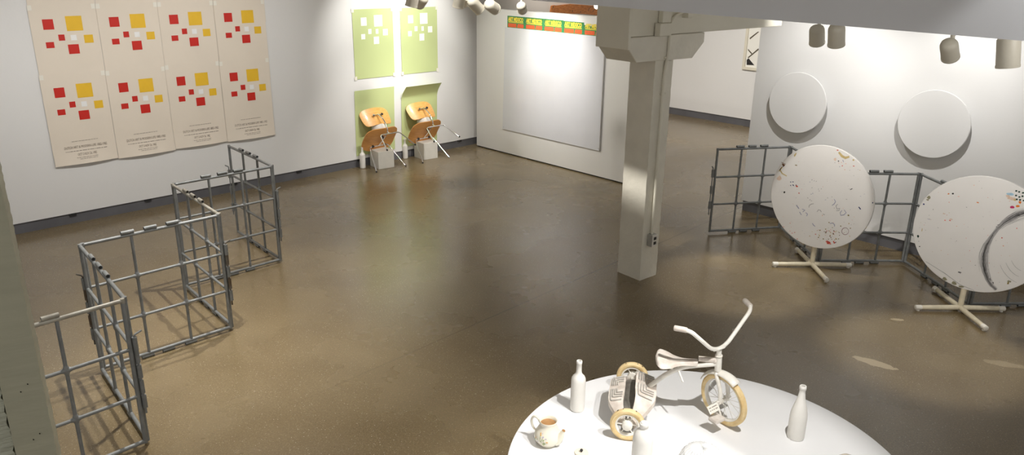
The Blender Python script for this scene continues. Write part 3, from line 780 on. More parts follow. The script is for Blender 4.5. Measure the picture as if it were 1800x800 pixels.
# seat
b = MB(); SC = TB(.115, .004, .355)
def seatf(u, v):
    f = u; x = v * 2 - 1
    w = .026 + .078 * (1 / (1 + math.exp((f - .42) * 11)))
    w *= math.sqrt(max(0, 1 - max(0, (.16 - f) / .16) ** 2.4)) if f < .16 else 1
    if f > .93: w *= math.sqrt(max(0, 1 - ((f - .93) / .07) ** 2 * .4))
    z = .006 * (1 - x * x) + .012 * max(0, (.4 - f) / .4) - .016 * abs(x) ** 8 - .004 * math.sin(PI * f) - .010 * max(0, (.08 - f) / .08) ** 2
    return SC + bx * (f * .215) + by * (x * w) + Z * z
b.grid(seatf, 30, 24, th=.016); so_ = b.build('seat', M['trike_worn'], tri)
b = MB(); b.tube(fillet([TB(.23, 0, .335), TB(.235, -.002, .30), TB(.262, -.055, .258)], .01, 3), .0045, 8); b.build('seat_bolt', M['trike'], tri)
b = MB(); b.tube([TB(.20, 0, .30), TB(.20, 0, .352)], .012, 12); b.build('seat_post', M['trike'], tri)
# paper tag tied to the fork
pT = at(1254, 718, T + .14) - RM
tx_ = (at(1258.4, 707, T + .16) - at(1238.7, 717, T + .14)).normalized(); ty_ = (at(1238.7, 717, T + .15) - at(1250.6, 728, T + .12)).normalized()
ty_ = (ty_ - tx_ * ty_.dot(tx_)).normalized(); tn = tx_.cross(ty_)
to = MB(); 
def tg(x, y, z): return pT + tx_ * x + ty_ * y + tn * z
to.prism([tg(-.030, -.021, 0), tg(.030, -.021, 0), tg(.030, .021, 0), tg(-.030, .021, 0)], tn * .0006)
mt = Matrix((tx_, ty_, tn)).transposed().to_4x4()
for yy, sd_ in ((.006, 1), (-.008, 2)):
    dashes(lambda x, zz, ww, hh: to.quad([tg(x, zz, .0012), tg(x + ww, zz, .0012), tg(x + ww, zz + hh, .0012), tg(x, zz + hh, .0012)], 1), 0, yy, .046, .008, sd_)
to.build('paper_tag', [M['tape'], M['ink']], tri, smooth=False)
MB().tube(fillet([tg(-.026, .018, .001), SB(.0, -.035, rf + .02), SB(0, -.032, rf + .03)], .01, 3), .0007, 6).build('string', M['tape'], tri)

# ------------------------------------------------------------------ pipe grid panels
def grid_panel(p, q, label, pale=False, gap=.017, rust_q=False, hz=.955, sl_top=(.31, .475, .64), sl_bot=(.32, .48, .66), pin=True, trim_p=0.0):
    p = Vector((p.x, p.y, 0)); q = Vector((q.x, q.y, 0)); d = (q - p).normalized(); L = (q - p).length - 2 * gap
    o = empty('grid_panel', p + d * gap, label, 'panel', None, math.atan2(d.y, d.x))
    z0 = .032; z1 = hz; r = .0125; m = M['pipe']; mt_ = M['pipe_light'] if pale else m
    b = MB(); b.tube([(0, 0, z1), (L, 0, z1)], r, 12); b.lathe([(0, -.0135), (.0135, -.0135), (.0135, .0135), (0, .0135)], 12, (0, 0, z1)); b.lathe([(0, -.0135), (.0135, -.0135), (.0135, .0135), (0, .0135)], 12, (L, 0, z1)); b.build('top_rail', mt_, o)
    b = MB(); b.tube([(0, 0, z0), (L, 0, z0)], r, 12); b.build('bottom_rail', m, o)
    for x, mm in ((0, m), (L, M['pipe_light'] if rust_q else m)):
        b = MB(); b.tube([(x, 0, z0 - .012), (x, 0, z1)], r, 12); b.build('stile', mm, o)
    for k in (1, 2):
        x = L * k / 3; b = MB(); b.tube([(x, 0, z0), (x, 0, z1)], .0108, 10); b.build('upright_bar', m, o)
        z = z0 + (z1 - z0) * k / 3; b = MB(); b.tube([(0, 0, z), (L, 0, z)], .0108, 10)
        for kk in (1, 2): b.lathe([(.0108, -.03), (.0165, -.012), (.0165, .012), (.0108, .03)], 12, (L * kk / 3, 0, z)); b.lathe([(.0108, -.03), (.016, -.012), (.016, .012), (.0108, .03)], 12, (L * kk / 3, 0, z), Matrix.Rotation(R(90), 3, 'Y'))
        b.build('cross_bar', m, o)
    def sleeve(a, c, mm):
        b = MB(); a = Vector(a); c = Vector(c); b.tube([a, c], .0135, 12, cap=False); b.tube([a, a + (c - a) * .02, c - (c - a) * .02, c], [.0135, .0100, .0100, .0135], 12, cap=False); b.tube([a + (c - a) * .04, c - (c - a) * .04], .0098, 10, mi=1); return b.build('hinge_sleeve', [mm, M['dark']], o)
    for t in sl_top: sleeve((L * t - .043, 0, z1 + .0235), (L * t + .043, 0, z1 + .0235), M['pipe_light'] if pale else m)
    for t in sl_bot: sleeve((L * t - .043, 0, z0 - .0175), (L * t + .043, 0, z0 - .0175), m)
    return o, L, z0, z1, m, sleeve, d
def hinge(pnl, pt, pin_dir, zs=(.30, .40, .50, .60, .68), rust=True):
    # stack of interlocking sleeves with a bent pin, carried by one panel
    o = pnl[0]; Ri = Matrix.Rotation(-o.rotation_euler.z, 3, 'Z'); l = Ri @ (Vector((pt.x, pt.y, 0)) - o.location); l.z = 0; pd = Ri @ Vector(pin_dir)
    for k, z in enumerate(zs):
        b = MB(); b.tube([l + Z * (z - .042), l + Z * (z + .042)], .0125 if k % 2 else .0140, 12); b.build('hinge_sleeve', M['rust'] if (rust and k % 2) else M['pipe'], o)
    b = MB(); b.tube(fillet([l + Z * .22, l + Z * .735, l + Z * .742 + pd.normalized() * .05], .012, 4), .006, 8); b.build('hinge_pin', M['rust'] if rust else M['pipe'], o)
P = [at(262, 781), at(180, 654), at(410, 580), at(327, 507), at(495, 461), at(418, 411)]
a0 = P[0] + (at(222 - 167, 572, .955) - at(222, 525, .955)).normalized() * 1.05
ga = grid_panel(a0, P[0], 'grey pipe grid panel nearest the left post, partly cut off', pale=True)
gb = grid_panel(P[1], P[0], 'grey pipe grid panel second from the left post, seen almost edge on')
gc = grid_panel(P[1], P[2], 'grey pipe grid panel third from the left post, facing the camera')
gd = grid_panel(P[3], P[2], 'pale topped pipe grid panel in the middle of the left zigzag', pale=True)
ge = grid_panel(P[3], P[4], 'grey pipe grid panel fifth from the left post, behind the pale one')
gf = grid_panel(P[5], P[4], 'far end grey pipe grid panel of the left zigzag, closest to the left wall')
hinge(gb, P[0] + Vector((.016, 0, 0)), (.5, 1, 0), rust=False)
hinge(gc, P[1] - Vector((.016, 0, 0)), (-1, .3, 0))
hinge(gd, P[2] + Vector((.016, 0, 0)), (.4, 1, 0))
hinge(ge, P[4] + Vector((.016, 0, 0)), (.5, 1, 0), rust=False)
hinge(gf, P[5] - Vector((.02, 0, 0)), (-.5, .3, 0), zs=(.3, .48, .66), rust=False)
Q = [at(1244, 411), at(1371, 404), at(1437, 463), at(1588, 464), at(1702, 540)]
q5 = Q[4] + Vector((.995, .05, 0)).normalized() * 1.0
ha = grid_panel(Q[0], Q[1], 'grey pipe grid panel at the left end of the right group, beside the wall edge', hz=.94)
grid_panel(Q[2], Q[1], 'grey pipe grid panel mostly hidden behind the left tilted tabletop', hz=.94)
grid_panel(Q[2], Q[3], 'grey pipe grid panel seen between the two tilted tabletops', hz=.92)
hd = grid_panel(Q[4], Q[3], 'angled grey pipe grid panel behind the left edge of the right tilted tabletop', hz=.92)
grid_panel(Q[4], q5, 'grey pipe grid panel at the far right, behind the right tilted tabletop', hz=.92)
hinge(ha, Q[0] - Vector((.012, 0, 0)), (0, 1, 0), zs=(.33, .50, .68), rust=False)
hinge(hd, Q[3], (0, 1, 0), zs=(.33, .50, .68), rust=False)

# ------------------------------------------------------------------ tilted round tables with marked tops
def tilt_table(c, Rr, yaw, tilt, hub, label):
    n = Vector((math.sin(yaw) * math.cos(tilt), -math.cos(yaw) * math.cos(tilt), math.sin(tilt))); a = Vector((math.cos(yaw), math.sin(yaw), 0)); bb_ = n.cross(a); bb_ = -bb_ if bb_.z < 0 else bb_
    c = Vector(c); hub = Vector(hub)
    o = empty('tilt_top_table', hub, label, 'table', 'round tables with tops tipped upright')
    C0 = c - hub
    Mx = Matrix((a, bb_, n)).transposed()
    def px(u, v):
        q = onplane(u, v, c, n) - c; return q.dot(a), q.dot(bb_)
    return o, C0, Mx, n, a, bb_, px
def finish_table(o, C0, Mx, n, a, bb_, Rr, marks_fn, mats):
    b = MB(); b.lathe([(0, -.026), (Rr - .012, -.026), (Rr - .001, -.022), (Rr + .001, -.012), (Rr - .001, -.002), (Rr - .004, 0), (0, 0)], 128, C0, Mx)
    nf = len(b.f)
    marks_fn(b)
    t = b.build('tabletop', mats, o, ang=30)
    b = MB(); b.lathe([(0, 0), (Rr - .05, 0), (Rr - .05, .006), (0, .006)], 64, C0 - n * .033, Mx); b.build('underside_panel', M['edge'], o)
    q = C0 - n * .06; 
    b = MB(); b.tube([(0, 0, .03), (0, 0, .70)], .0225, 20); b.build('pedestal', M['standpaint'], o)
    b = MB(); b.box(Vector((C0.x, C0.y, .70)) - n * .062, (.10, .10, .05), Mx); b.build('tilt_bracket', M['standpaint'], o, smooth=False, bevel=.006)
    for k, L in enumerate((.375, .385, .375, .42)):
        an = (PI, -PI / 2, 0, PI / 2)[k]; dv = Vector((math.cos(an), math.sin(an), 0))
        b = MB(); b.tube([dv * .0 + Z * .036, dv * .05 + Z * .034, dv * (L - .03) + Z * .030, dv * L + Z * .030], [.023, .022, .019, .019], 16)
        lg = b.build('leg', M['standpaint'], o)
        b = MB(); b.tube([dv * (L - .045) + Z * .030, dv * (L - .043) + Z * .030, dv * (L + .006) + Z * .030, dv * (L + .009) + Z * .030], [.019, .0215, .0215, .017], 16)
        b.lathe([(0, .0), (.014, 0), (.016, .004), (.010, .014), (0, .014)], 14, dv * (L - .018)); b.build('foot_cap', M['edge'], lg)
def blob(b, C0, a, bb_, n, x, y, w, h, mi, rnd, k=9, jag=.45, rot=0, off=.0006, Rr=.49):
    pts = []
    for i in range(k):
        t = 2 * PI * i / k; q = 1 - jag * rnd.random()
        dx = w * q * math.cos(t); dy = h * q * math.sin(t); X = x + dx * math.cos(rot) - dy * math.sin(rot); Y = y + dx * math.sin(rot) + dy * math.cos(rot)
        l = math.hypot(X, Y)
        if l > Rr: X *= Rr / l; Y *= Rr / l
        pts.append(C0 + a * X + bb_ * Y + n * off)
    b.quad(pts, mi)
def stroke(b, C0, a, bb_, n, pts, w, mi, off=.0007):
    # ribbon through plane points
    P_ = [Vector((p[0], p[1])) for p in pts]; L_ = []; R_ = []
    for i in range(len(P_)):
        t = (P_[min(i + 1, len(P_) - 1)] - P_[max(i - 1, 0)]).normalized(); nn = Vector((-t.y, t.x)); ww = w[i] if isinstance(w, list) else w * (.5 + .5 * math.sin(PI * (i + .5) / len(P_)))
        L_.append(P_[i] + nn * ww); R_.append(P_[i] - nn * ww)
    for i in range(len(P_) - 1):
        b.quad([C0 + a * p.x + bb_ * p.y + n * off for p in (R_[i], R_[i + 1], L_[i + 1], L_[i])], mi)
MK = ['laminate', 'm_blue', 'm_dblue', 'm_red', 'm_pink', 'm_tan', 'm_brown', 'm_black', 'm_grey', 'm_olive', 'm_orange', 'm_ltblue', 'm_magenta', 'm_peach', 'm_dgreen', 'm_wine', 'm_ltgrey', 'm_mid', 'm_khaki', 'm_char']
MI = {k: i for i, k in enumerate(MK)}; mats_t = [M[k] for k in MK]
R1 = .494
o, C0, Mx, n, a, bb_, px = tilt_table((2.896, 6.987, .7203), R1, -.7813, .03, (2.925, 7.016, 0), 'round white table tipped upright, left one, marked with faint blue scribbles')
def marks1(b):
    rnd = random.Random(11); S = 210 / 840
    def P_(x, y): return px(1340 + x * S, 245 + y * S)
    def bl(x, y, w, h, m, **k): X, Y = P_(x, y); blob(b, C0, a, bb_, n, X, Y, w * .00125, h * .00125, MI[m], rnd, off=.0006 + .0001 * rnd.randrange(5), Rr=R1 - .006, **k)
    def st(pts, w, m): stroke(b, C0, a, bb_, n, [P_(*p) for p in pts], w * .0011, MI[m], off=.0008 + .0001 * rnd.randrange(4))
    bl(232, 108, 9, 24, 'm_tan', rot=-.4); bl(118, 275, 22, 28, 'm_peach'); bl(150, 180, 16, 12, 'm_brown'); bl(140, 165, 5, 10, 'm_brown'); bl(148, 190, 6, 6, 'm_black')
    st([(118, 225), (140, 195), (125, 215), (140, 240), (172, 258)], 6, 'm_tan'); st([(132, 160), (165, 175)], 2, 'm_brown')
    bl(238, 182, 11, 6, 'm_olive'); bl(155, 372, 8, 10, 'm_black'); bl(243, 330, 10, 9, 'm_red'); bl(238, 322, 7, 5, 'm_wine'); bl(258, 378, 5, 6, 'm_red')
    for x, y in ((200, 300), (216, 299), (199, 324), (218, 322)): bl(x, y, 5, 4, 'm_dblue', jag=.15)
    st([(212, 318), (222, 328)], 3, 'm_dblue')
    st([(240, 462), (258, 488)], 5, 'm_blue'); st([(262, 510), (275, 532)], 4, 'm_blue'); st([(280, 490), (300, 498), (285, 510)], 4, 'm_blue'); st([(305, 515), (318, 525), (312, 540)], 4, 'm_blue')
    st([(328, 480), (330, 465), (345, 455), (362, 452)], 3, 'm_grey'); st([(385, 510), (395, 495), (410, 500), (415, 512)], 3, 'm_grey'); st([(425, 525), (440, 530)], 3, 'm_grey')
    st([(505, 420), (515, 438), (505, 455), (490, 465)], 3.5, 'm_blue'); st([(530, 455), (518, 468), (525, 490), (545, 485), (540, 500), (520, 502)], 3.5, 'm_grey'); st([(560, 500), (548, 515), (552, 535), (575, 530), (590, 515), (575, 495)], 3.5, 'm_blue')
    st([(475, 592), (495, 588), (508, 600), (508, 612)], 4, 'm_blue'); st([(352, 590), (362, 605), (372, 612)], 4, 'm_blue')
    for (x, y) in ((350, 285), (365, 292), (380, 295), (335, 300), (395, 350), (415, 348), (400, 362), (320, 412), (335, 425), (345, 432), (345, 385), (355, 380), (350, 340), (445, 425), (460, 412), (490, 405)): bl(x, y, 7, 3, rnd.choice(['m_ltgrey', 'm_grey', 'm_blue']), rot=rnd.random() * 3)
    bl(530, 76, 10, 5, 'm_red'); bl(536, 153, 5, 5, 'm_black', jag=.1); st([(538, 90), (560, 118), (585, 130), (612, 122)], 11, 'm_tan'); bl(512, 140, 14, 14, 'm_peach'); st([(566, 145), (572, 160)], 3, 'm_blue')
    bl(640, 145, 10, 8, 'm_tan'); bl(563, 186, 5, 5, 'm_red'); bl(643, 188, 8, 4, 'm_red'); bl(580, 213, 4, 3, 'm_orange'); bl(615, 218, 4, 3, 'm_grey')
    st([(618, 354), (634, 346)], 3, 'm_black'); bl(592, 422, 6, 3, 'm_grey'); st([(678, 475), (692, 492)], 5, 'm_dblue'); bl(776, 446, 5, 8, 'm_dblue'); bl(605, 534, 10, 6, 'm_olive'); bl(692, 400, 3, 4, 'm_blue')
    cx, cy = 583, 646; st([(cx + 24 * math.cos(t * PI / 12), cy + 24 * math.sin(t * PI / 12)) for t in range(25)], 1.9, 'm_wine')
    bl(465, 726, 24, 16, 'm_red', jag=.6); bl(455, 720, 12, 12, 'm_pink'); bl(478, 735, 9, 7, 'm_pink'); st([(500, 715), (508, 732)], 6, 'm_red'); st([(508, 728), (520, 722)], 4, 'm_wine'); bl(375, 667, 8, 4, 'm_red'); bl(500, 664, 9, 7, 'm_brown'); bl(482, 690, 5, 6, 'm_brown')
    for _ in range(46): bl(rnd.gauss(470, 50), rnd.gauss(665, 28), 3 + rnd.random() * 4, 2.5 + rnd.random() * 3, rnd.choice(['m_tan', 'm_olive', 'm_tan', 'm_pink', 'm_brown', 'm_peach']))
    for x, y in ((470, 585), (552, 610), (395, 690), (430, 700), (620, 625)): bl(x, y, 6, 6, 'm_olive')
    for x, y in ((150, 615), (195, 645), (210, 660), (228, 655), (245, 700), (195, 590)): bl(x, y, 7, 3, 'm_pink' if x < 220 else 'm_red')
    for _ in range(60):
        t = rnd.random() * 6.283; q = math.sqrt(rnd.random()) * 330; bl(420 + q * math.cos(t), 405 + q * math.sin(t), 1.5 + 2.5 * rnd.random(), 1.5 + 2 * rnd.random(), rnd.choice(['m_grey', 'm_ltgrey', 'm_pink', 'm_blue', 'm_tan', 'm_orange']))
finish_table(o, C0, Mx, n, a, bb_, R1, marks1, mats_t)
R2 = .5004
o, C0, Mx, n, a, bb_, px = tilt_table((3.8356, 5.998, .7102), R2, -.7106, -.05, (3.845, 6.052, 0), 'round white table tipped upright, right one, with a big grey charcoal arc')
def marks2(b):
    rnd = random.Random(12); S = 300 / 706
    def P_(x, y): return px(1500 + x * S, 260 + y * S)
    kx = .0027
    def bl(x, y, w, h, m, **k): X, Y = P_(x, y); blob(b, C0, a, bb_, n, X, Y, w * kx * .8, h * kx * .8, MI[m], rnd, off=.0006 + .0001 * rnd.randrange(5), Rr=R2 - .006, **k)
    def st(pts, w, m, off=.0012): stroke(b, C0, a, bb_, n, [P_(*p) for p in pts], w * kx, MI[m], off=off)
    # charcoal arc as a bundle of dry strokes
    base = [(742, 262), (712, 268), (680, 277), (650, 292), (622, 310), (596, 335), (572, 368), (553, 402), (542, 438), (539, 475), (545, 510), (556, 542), (572, 568), (592, 586)]
    BP = [Vector(P_(*p)) for p in base]
    # resample the arc, then lay many short dry strokes along it
    AP = []
    for i in range(13):
        for t in (0, .25, .5, .75): AP.append(BP[i] * (1 - t) + BP[i + 1] * t)
    AP.append(BP[13]); NA = len(AP)
    for k in range(420):
        o1 = rnd.gauss(0, 1); i0 = rnd.randrange(0, NA - 5); ln = rnd.randrange(4, 15); i1 = min(NA - 1, i0 + ln)
        drift = rnd.gauss(0, .0035); fine = []
        for i in range(i0, i1 + 1):
            A_ = AP[max(i - 1, 0)]; B_ = AP[min(i + 1, NA - 1)]; t = (B_ - A_).normalized(); nn = Vector((-t.y, t.x))
            p = AP[i] + nn * (o1 * .0145 * (.75 + .35 * math.sin(i * .22)) + drift * (i - i0) / ln)
            if p.length < R2 - .008: fine.append((p.x, p.y))
        if len(fine) < 3: continue
        c_ = 'm_mid' if abs(o1) < .8 and rnd.random() < .7 else ('m_grey' if abs(o1) < 1.9 else 'm_ltgrey')
        if abs(o1) < .45 and rnd.random() < .45: c_ = 'm_char'
        stroke(b, C0, a, bb_, n, fine, kx * (.22 + .34 * rnd.random()), MI[c_], off=.0010 + .000004 * k)
    for (x, y, w, h) in ((605, 318, 13, 3), (612, 322, 11, 3), (596, 326, 10, 3), (606, 330, 9, 2), (618, 314, 9, 2), (566, 545, 3, 12), (578, 560, 3, 12), (548, 470, 2, 16)): bl(x, y, w, h, 'm_char', rot=.5 if y < 400 else .2, jag=.7)
    for rr in (70, 95, 120):
        st([(720 + rr * math.cos(t), 440 + rr * 1.05 * math.sin(t)) for t in [PI * .62 + i * .12 for i in range(8)]], .7, 'm_ltgrey')
    for (x, y, w, h, m) in ((312, 205, 9, 9, 'm_khaki'), (303, 198, 5, 5, 'm_mid'), (308, 215, 6, 4, 'm_khaki'), (291, 233, 4, 4, 'm_dblue'), (268, 366, 5, 8, 'm_dgreen'), (274, 408, 4, 3, 'm_black'), (412, 190, 4, 4, 'm_black'), (394, 190, 4, 3, 'm_orange'), (396, 225, 2, 2, 'm_red'), (514, 226, 6, 3, 'm_orange'), (440, 515, 8, 3, 'm_mid'), (313, 295, 8, 1.5, 'm_blue'), (284, 340, 2, 9, 'm_tan'), (378, 543, 12, 9, 'm_khaki'), (418, 560, 13, 9, 'm_khaki'), (448, 574, 12, 6, 'm_khaki'), (400, 300, 5, 3, 'm_pink'), (375, 272, 7, 3, 'm_peach'), (405, 295, 8, 3, 'm_peach'), (380, 300, 4, 3, 'm_pink'), (656, 245, 9, 6, 'm_magenta'), (680, 241, 8, 5, 'm_orange'), (690, 226, 6, 7, 'm_orange'), (655, 210, 16, 9, 'm_peach'), (650, 192, 14, 7, 'm_ltblue'), (668, 215, 6, 5, 'm_tan'), (640, 200, 10, 8, 'm_peach'), (615, 372, 3, 3, 'm_red'), (620, 405, 3, 2, 'm_orange'), (676, 333, 3, 3, 'm_pink'), (645, 552, 9, 5, 'm_khaki'), (640, 560, 4, 6, 'm_olive'), (330, 255, 2, 4, 'm_grey'), (350, 330, 3, 2, 'm_ltgrey')): bl(x, y, w, h, m)
    for (x, y) in ((674, 178), (686, 182), (702, 186), (673, 197), (687, 203), (700, 200), (676, 213), (690, 215), (705, 218)): bl(x, y, 4.6, 4, 'm_dgreen', k=4, jag=.1, rot=.7)
    for _ in range(70):
        t = rnd.random() * 6.283; q = math.sqrt(rnd.random()); X = q * R2 * .93 * math.cos(t); Y = q * R2 * .93 * math.sin(t)
        blob(b, C0, a, bb_, n, X, Y, .002 + .003 * rnd.random(), .002 + .002 * rnd.random(), MI[rnd.choice(['m_grey', 'm_ltgrey', 'm_pink', 'm_tan', 'm_mid', 'm_orange', 'm_peach'])], rnd)
    st([(300, 470), (380, 520), (440, 565), (500, 590)], 1.2, 'm_ltgrey')
finish_table(o, C0, Mx, n, a, bb_, R2, marks2, mats_t)

# white discs on the right wall
for s, z, lab in ((.5715, 1.372, 'white disc standing off the right wall, above the left tilted table'), (1.966, 1.357, 'white disc standing off the right wall, above the right tilted table')):
    o = empty('wall_disc', RW(s, z), lab, 'disc', 'white discs on the right wall')
    Mx = Matrix((DR, Z, NR)).transposed()
    b = MB(); b.lathe([(0, .065), (.322, .065), (.327, .069), (.327, .080), (.323, .084), (0, .084)], 128, axis=Mx); b.build('disc', M['wall'], o, ang=30)
    b = MB(); b.lathe([(0, .001), (.05, .001), (.05, .065), (0, .065)], 32, axis=Mx); b.build('spacer', M['wall'], o)

# ------------------------------------------------------------------ banner posters, grey sheet, far art, wooden board
rotB = Matrix((DB, Z, NB)).transposed().to_4x4()
def onb(s, z, off): return DB * s + NB * off + Z * z
PITCHW = .3625
for k in range(5):
    b = MB(); w = PITCHW - .004; h = .27; z_top = h
    top = [(0, h - .0), (w, h)]
    npt = 14; pts = [onb(0, 0, 0), onb(w, 0, 0)]
    for i in range(npt + 1):
        x = w * (1 - i / npt); z = h
        if k == 4: z -= .03 + .012 * random.random() + .03 * (x / w)
        if k == 3 : z -= .006
        pts.append(onb(x, z, 0))
    b.prism(pts, NB * .0012)
    def tx(t, s, z, W_, H_, mi, bold=.0, off=.0022):
        me = textmesh(t, 1.0, bold); b.add(me, Matrix.Translation(onb(s, z, off)) @ rotB @ Matrix.Diagonal((W_ / me['w'], H_ / .72, 1, 1)), mi)
    z0 = .121
    tx('ART MEXICO', w * .48, z0 + .080, w * .86, .052, 1, .05)
    b.prism([onb(w * .07, z0 + .058, .0013), onb(w * .90, z0 + .058, .0013), onb(w * .90, z0 + .074, .0013), onb(w * .07, z0 + .074, .0013)], NB * .0003, mi=1)
    dashes(lambda x, zz, ww, hh: b.quad([onb(x, zz, .0022), onb(x + ww, zz, .0022), onb(x + ww, zz + hh, .0022), onb(x, zz + hh, .0022)], 0), w * .48, z0 + .063, w * .78, .008, 9)
    for (x0, x1, sl) in ((.05, .52, 0), (.56, .92, .03)):
        b.prism([onb(w * x0, z0 - .006, .0013), onb(w * x1, z0 - .006, .0013), onb(w * x1, z0 + .046, .0013), onb(w * (x0 + sl), z0 + .046, .0013)], NB * .0003, mi=2)
    tx('MEXICO', w * .285, z0 + .002, w * .42, .038, 3, 0, .0026); tx('ARTE', w * .75, z0 + .002, w * .28, .038, 3, 0, .0026)
    o = b.build('banner_poster', [M['gmex'], M['ymex'], M['omex'], M['omex2']], loc=BW(.672 + k * PITCHW, 1.765, .003), smooth=False)
    tag(o, ['leftmost green poster strip lettered ART MEXICO', 'second green poster strip lettered ART MEXICO, counted from the left', 'middle green poster strip lettered ART MEXICO', 'fourth green poster strip lettered ART MEXICO, left of the torn one', 'fifth green poster strip lettered ART MEXICO, top edge torn, beside the column'][k], 'poster', 'green and yellow poster strips along the panel top')
so = empty('acrylic_sheet', BW(.6, .375, .008), 'large reflective grey sheet mounted on the free standing white panel', 'artwork')
b = MB(); W_, H_ = 1.895, 1.498
b.prism([onb(0, 0, 0), onb(W_, 0, 0), onb(W_ - .0, H_, 0), onb(.03, H_, 0)], NB * .006); b.build('sheet', M['sheet'], so, smooth=False)
b = MB(); b.prism([onb(W_ + .001, 0, .0), onb(W_ + .012, 0, .0), onb(W_ + .012, H_ + .02, .0), onb(W_ + .001, H_ + .02, .0)], NB * .016); b.build('edge_strip', M['steel'], so, smooth=False)
b = MB()
for x, z in ((.02, .03), (W_ - .02, .03), (.045, H_ - .02), (W_ - .02, H_ - .02)): b.lathe([(0, 0), (.006, 0), (.005, .002), (0, .0025)], 12, onb(x, z, .0062), rotB.to_3x3())
b.build('screw', M['steel'], so)

# framed print on the far wall
def fw_px(u, v):
    p = onplane(u, v, FA, NF) - FA; return p.dot(DF), p.z
s0, zb = fw_px(1305.5, 121.5); s1_, zt = fw_px(1312, 53); 
fo = empty('framed_print', FW(s0, zb, .002), 'framed black and white geometric print on the far wall, half hidden', 'picture')
def onf(s, z, off): return DF * s + NF * off + Z * z
W_ = 1.0; H_ = zt - zb + .12
b = MB()
for (x0, z0_, x1, z1_) in ((0, 0, W_, .05), (0, H_ - .05, W_, H_), (0, .05, .05, H_ - .05), (W_ - .05, .05, W_, H_ - .05)):
    b.prism([onf(x0, z0_, 0), onf(x1, z0_, 0), onf(x1, z1_, 0), onf(x0, z1_, 0)], NF * .035)
b.build('frame', M['frame'], fo, smooth=False, bevel=.003)
b = MB(); b.prism([onf(.05, .05, 0), onf(W_ - .05, .05, 0), onf(W_ - .05, H_ - .05, 0), onf(.05, H_ - .05, 0)], NF * .012)
def poly(pts, mi):
    q = []
    for (u, v) in pts:
        s_, z_ = fw_px(u, v); q.append(onf(s_ - s0, z_ - zb, .0135))
    b.quad(q, mi)
def FP(x, y): return (1290 + x * 60 / 253, 40 + y * 60 / 253)
poly([FP(98, 312), FP(155, 315), FP(112, 262), FP(98, 275)], 1)
poly([FP(108, 192), FP(138, 225), FP(136, 236), FP(108, 204)], 2)
poly([FP(112, 262), FP(106, 256), FP(184, 190), FP(190, 198)], 2)
poly([FP(120, 112), FP(180, 66), FP(192, 66), FP(122, 124)], 2)
b.build('print', [M['artwhite'], M['artblack'], M['artolive']], fo, smooth=False)

# brown carved board high on the left wall beyond the panel
def LP(u, v, off=.0): s_, z_ = lw_px(u, v); return LW(s_, z_, off)
outline = [(966, 21), (968, 10), (972, 9), (976, 9.5), (1001, 7), (1030, 9), (1053, 11), (1085, 14), (1085, 33), (1053, 27), (1020, 24), (985, 24)]
b = MB(); base = LP(966, 21); b.prism([LP(u, v, .03) - base for u, v in outline], -NL * .028)
for (u, v) in ((970, 12), (1004, 19), (1018, 21)): 
    q = LP(u, v, .0315) - base; b.lathe([(0, 0), (.012, 0)], 10, q, rotL.to_3x3(), mi=1)
def arc(cu, cv, r_, a0_, a1_):
    for i in range(8):
        A_ = a0_ + (a1_ - a0_) * i / 8; B_ = a0_ + (a1_ - a0_) * (i + 1) / 8
        pts = [LP(cu + rr_ * math.cos(t), cv + rr_ * math.sin(t), .0312) - base for rr_, t in ((r_, A_), (r_ + .8, A_), (r_ + .8, B_), (r_, B_))]
        b.quad(pts, 1)
arc(1040, 20, 8, PI, 1.7 * PI); arc(1046, 22, 6, PI, 1.6 * PI)
o = b.build('wooden_board', [M['board'], M['artolive']], loc=base, smooth=False); tag(o, 'brown carved wooden board high on the wall above the white panel', 'board')

# ------------------------------------------------------------------ track lamps
SPOTS = []
def lamp(u, v, dist, aim, label, group, size=.13, L=.19, power=0, cone=50, stem=.3, dome=True, blend=.5, light=True, roll_=0):
    p = along(u, v, dist)
    d_ = (Vector(aim) - p).normalized() if not isinstance(aim, tuple) or len(aim) == 3 else None
    o = empty('track_lamp', p, label, 'lamp', group)
    x = d_.orthogonal().normalized(); y = d_.cross(x); Mx = Matrix((x, y, d_)).transposed()
    r = size / 2
    h = L / 2
    back = [(0, -h), (r * .55, -h + .004), (r * .85, -h + r * .28), (r * .98, -h + r * .6), (r, -h + r * .9)] if dome else [(0, -h), (r * .93, -h), (r, -h + .006)]
    b = MB(); b.lathe(back + [(r, h - .012), (r * 1.04, h - .012), (r * 1.04, h), (r * .93, h), (r * .93, h - .035), (r * .6, h - .05), (0, h - .05)], 36, axis=Mx)
    b.build('shade', M['lamp'], o, ang=35)
    b = MB(); b.lathe([(0, h - .045), (r * .8, h - .045), (r * .8, h - .040), (0, h - .036)], 28, axis=Mx); b.build('bulb', M['bulb'] if light else M['cube'], o)
    b = MB(); att = -d_ * (h * .45) + Z * 0
    side = Vector((0, 0, 1)) - d_ * d_.z; side.normalize()
    if abs(d_.z) > .93: side = -d_ * 1.0
    a0_ = att + (side * r * .95 if abs(d_.z) <= .93 else -d_ * h * .5)
    b.tube([a0_, a0_ + Z * .03], .013, 10); b.tube([a0_ + Z * .02, Vector((a0_.x, a0_.y, max(stem, a0_.z + .1)))], .0065, 10); b.build('stem', M['lamp'], o)
    b = MB(); b.box(Vector((a0_.x, a0_.y, max(stem, a0_.z + .1) + .012)), (.05, .05, .03)); b.build('track_adapter', M['lamp'], o, smooth=False, bevel=.003)
    if power:
        SPOTS.append((p + d_ * (h + .005), d_, power, cone, blend))
    return o, p
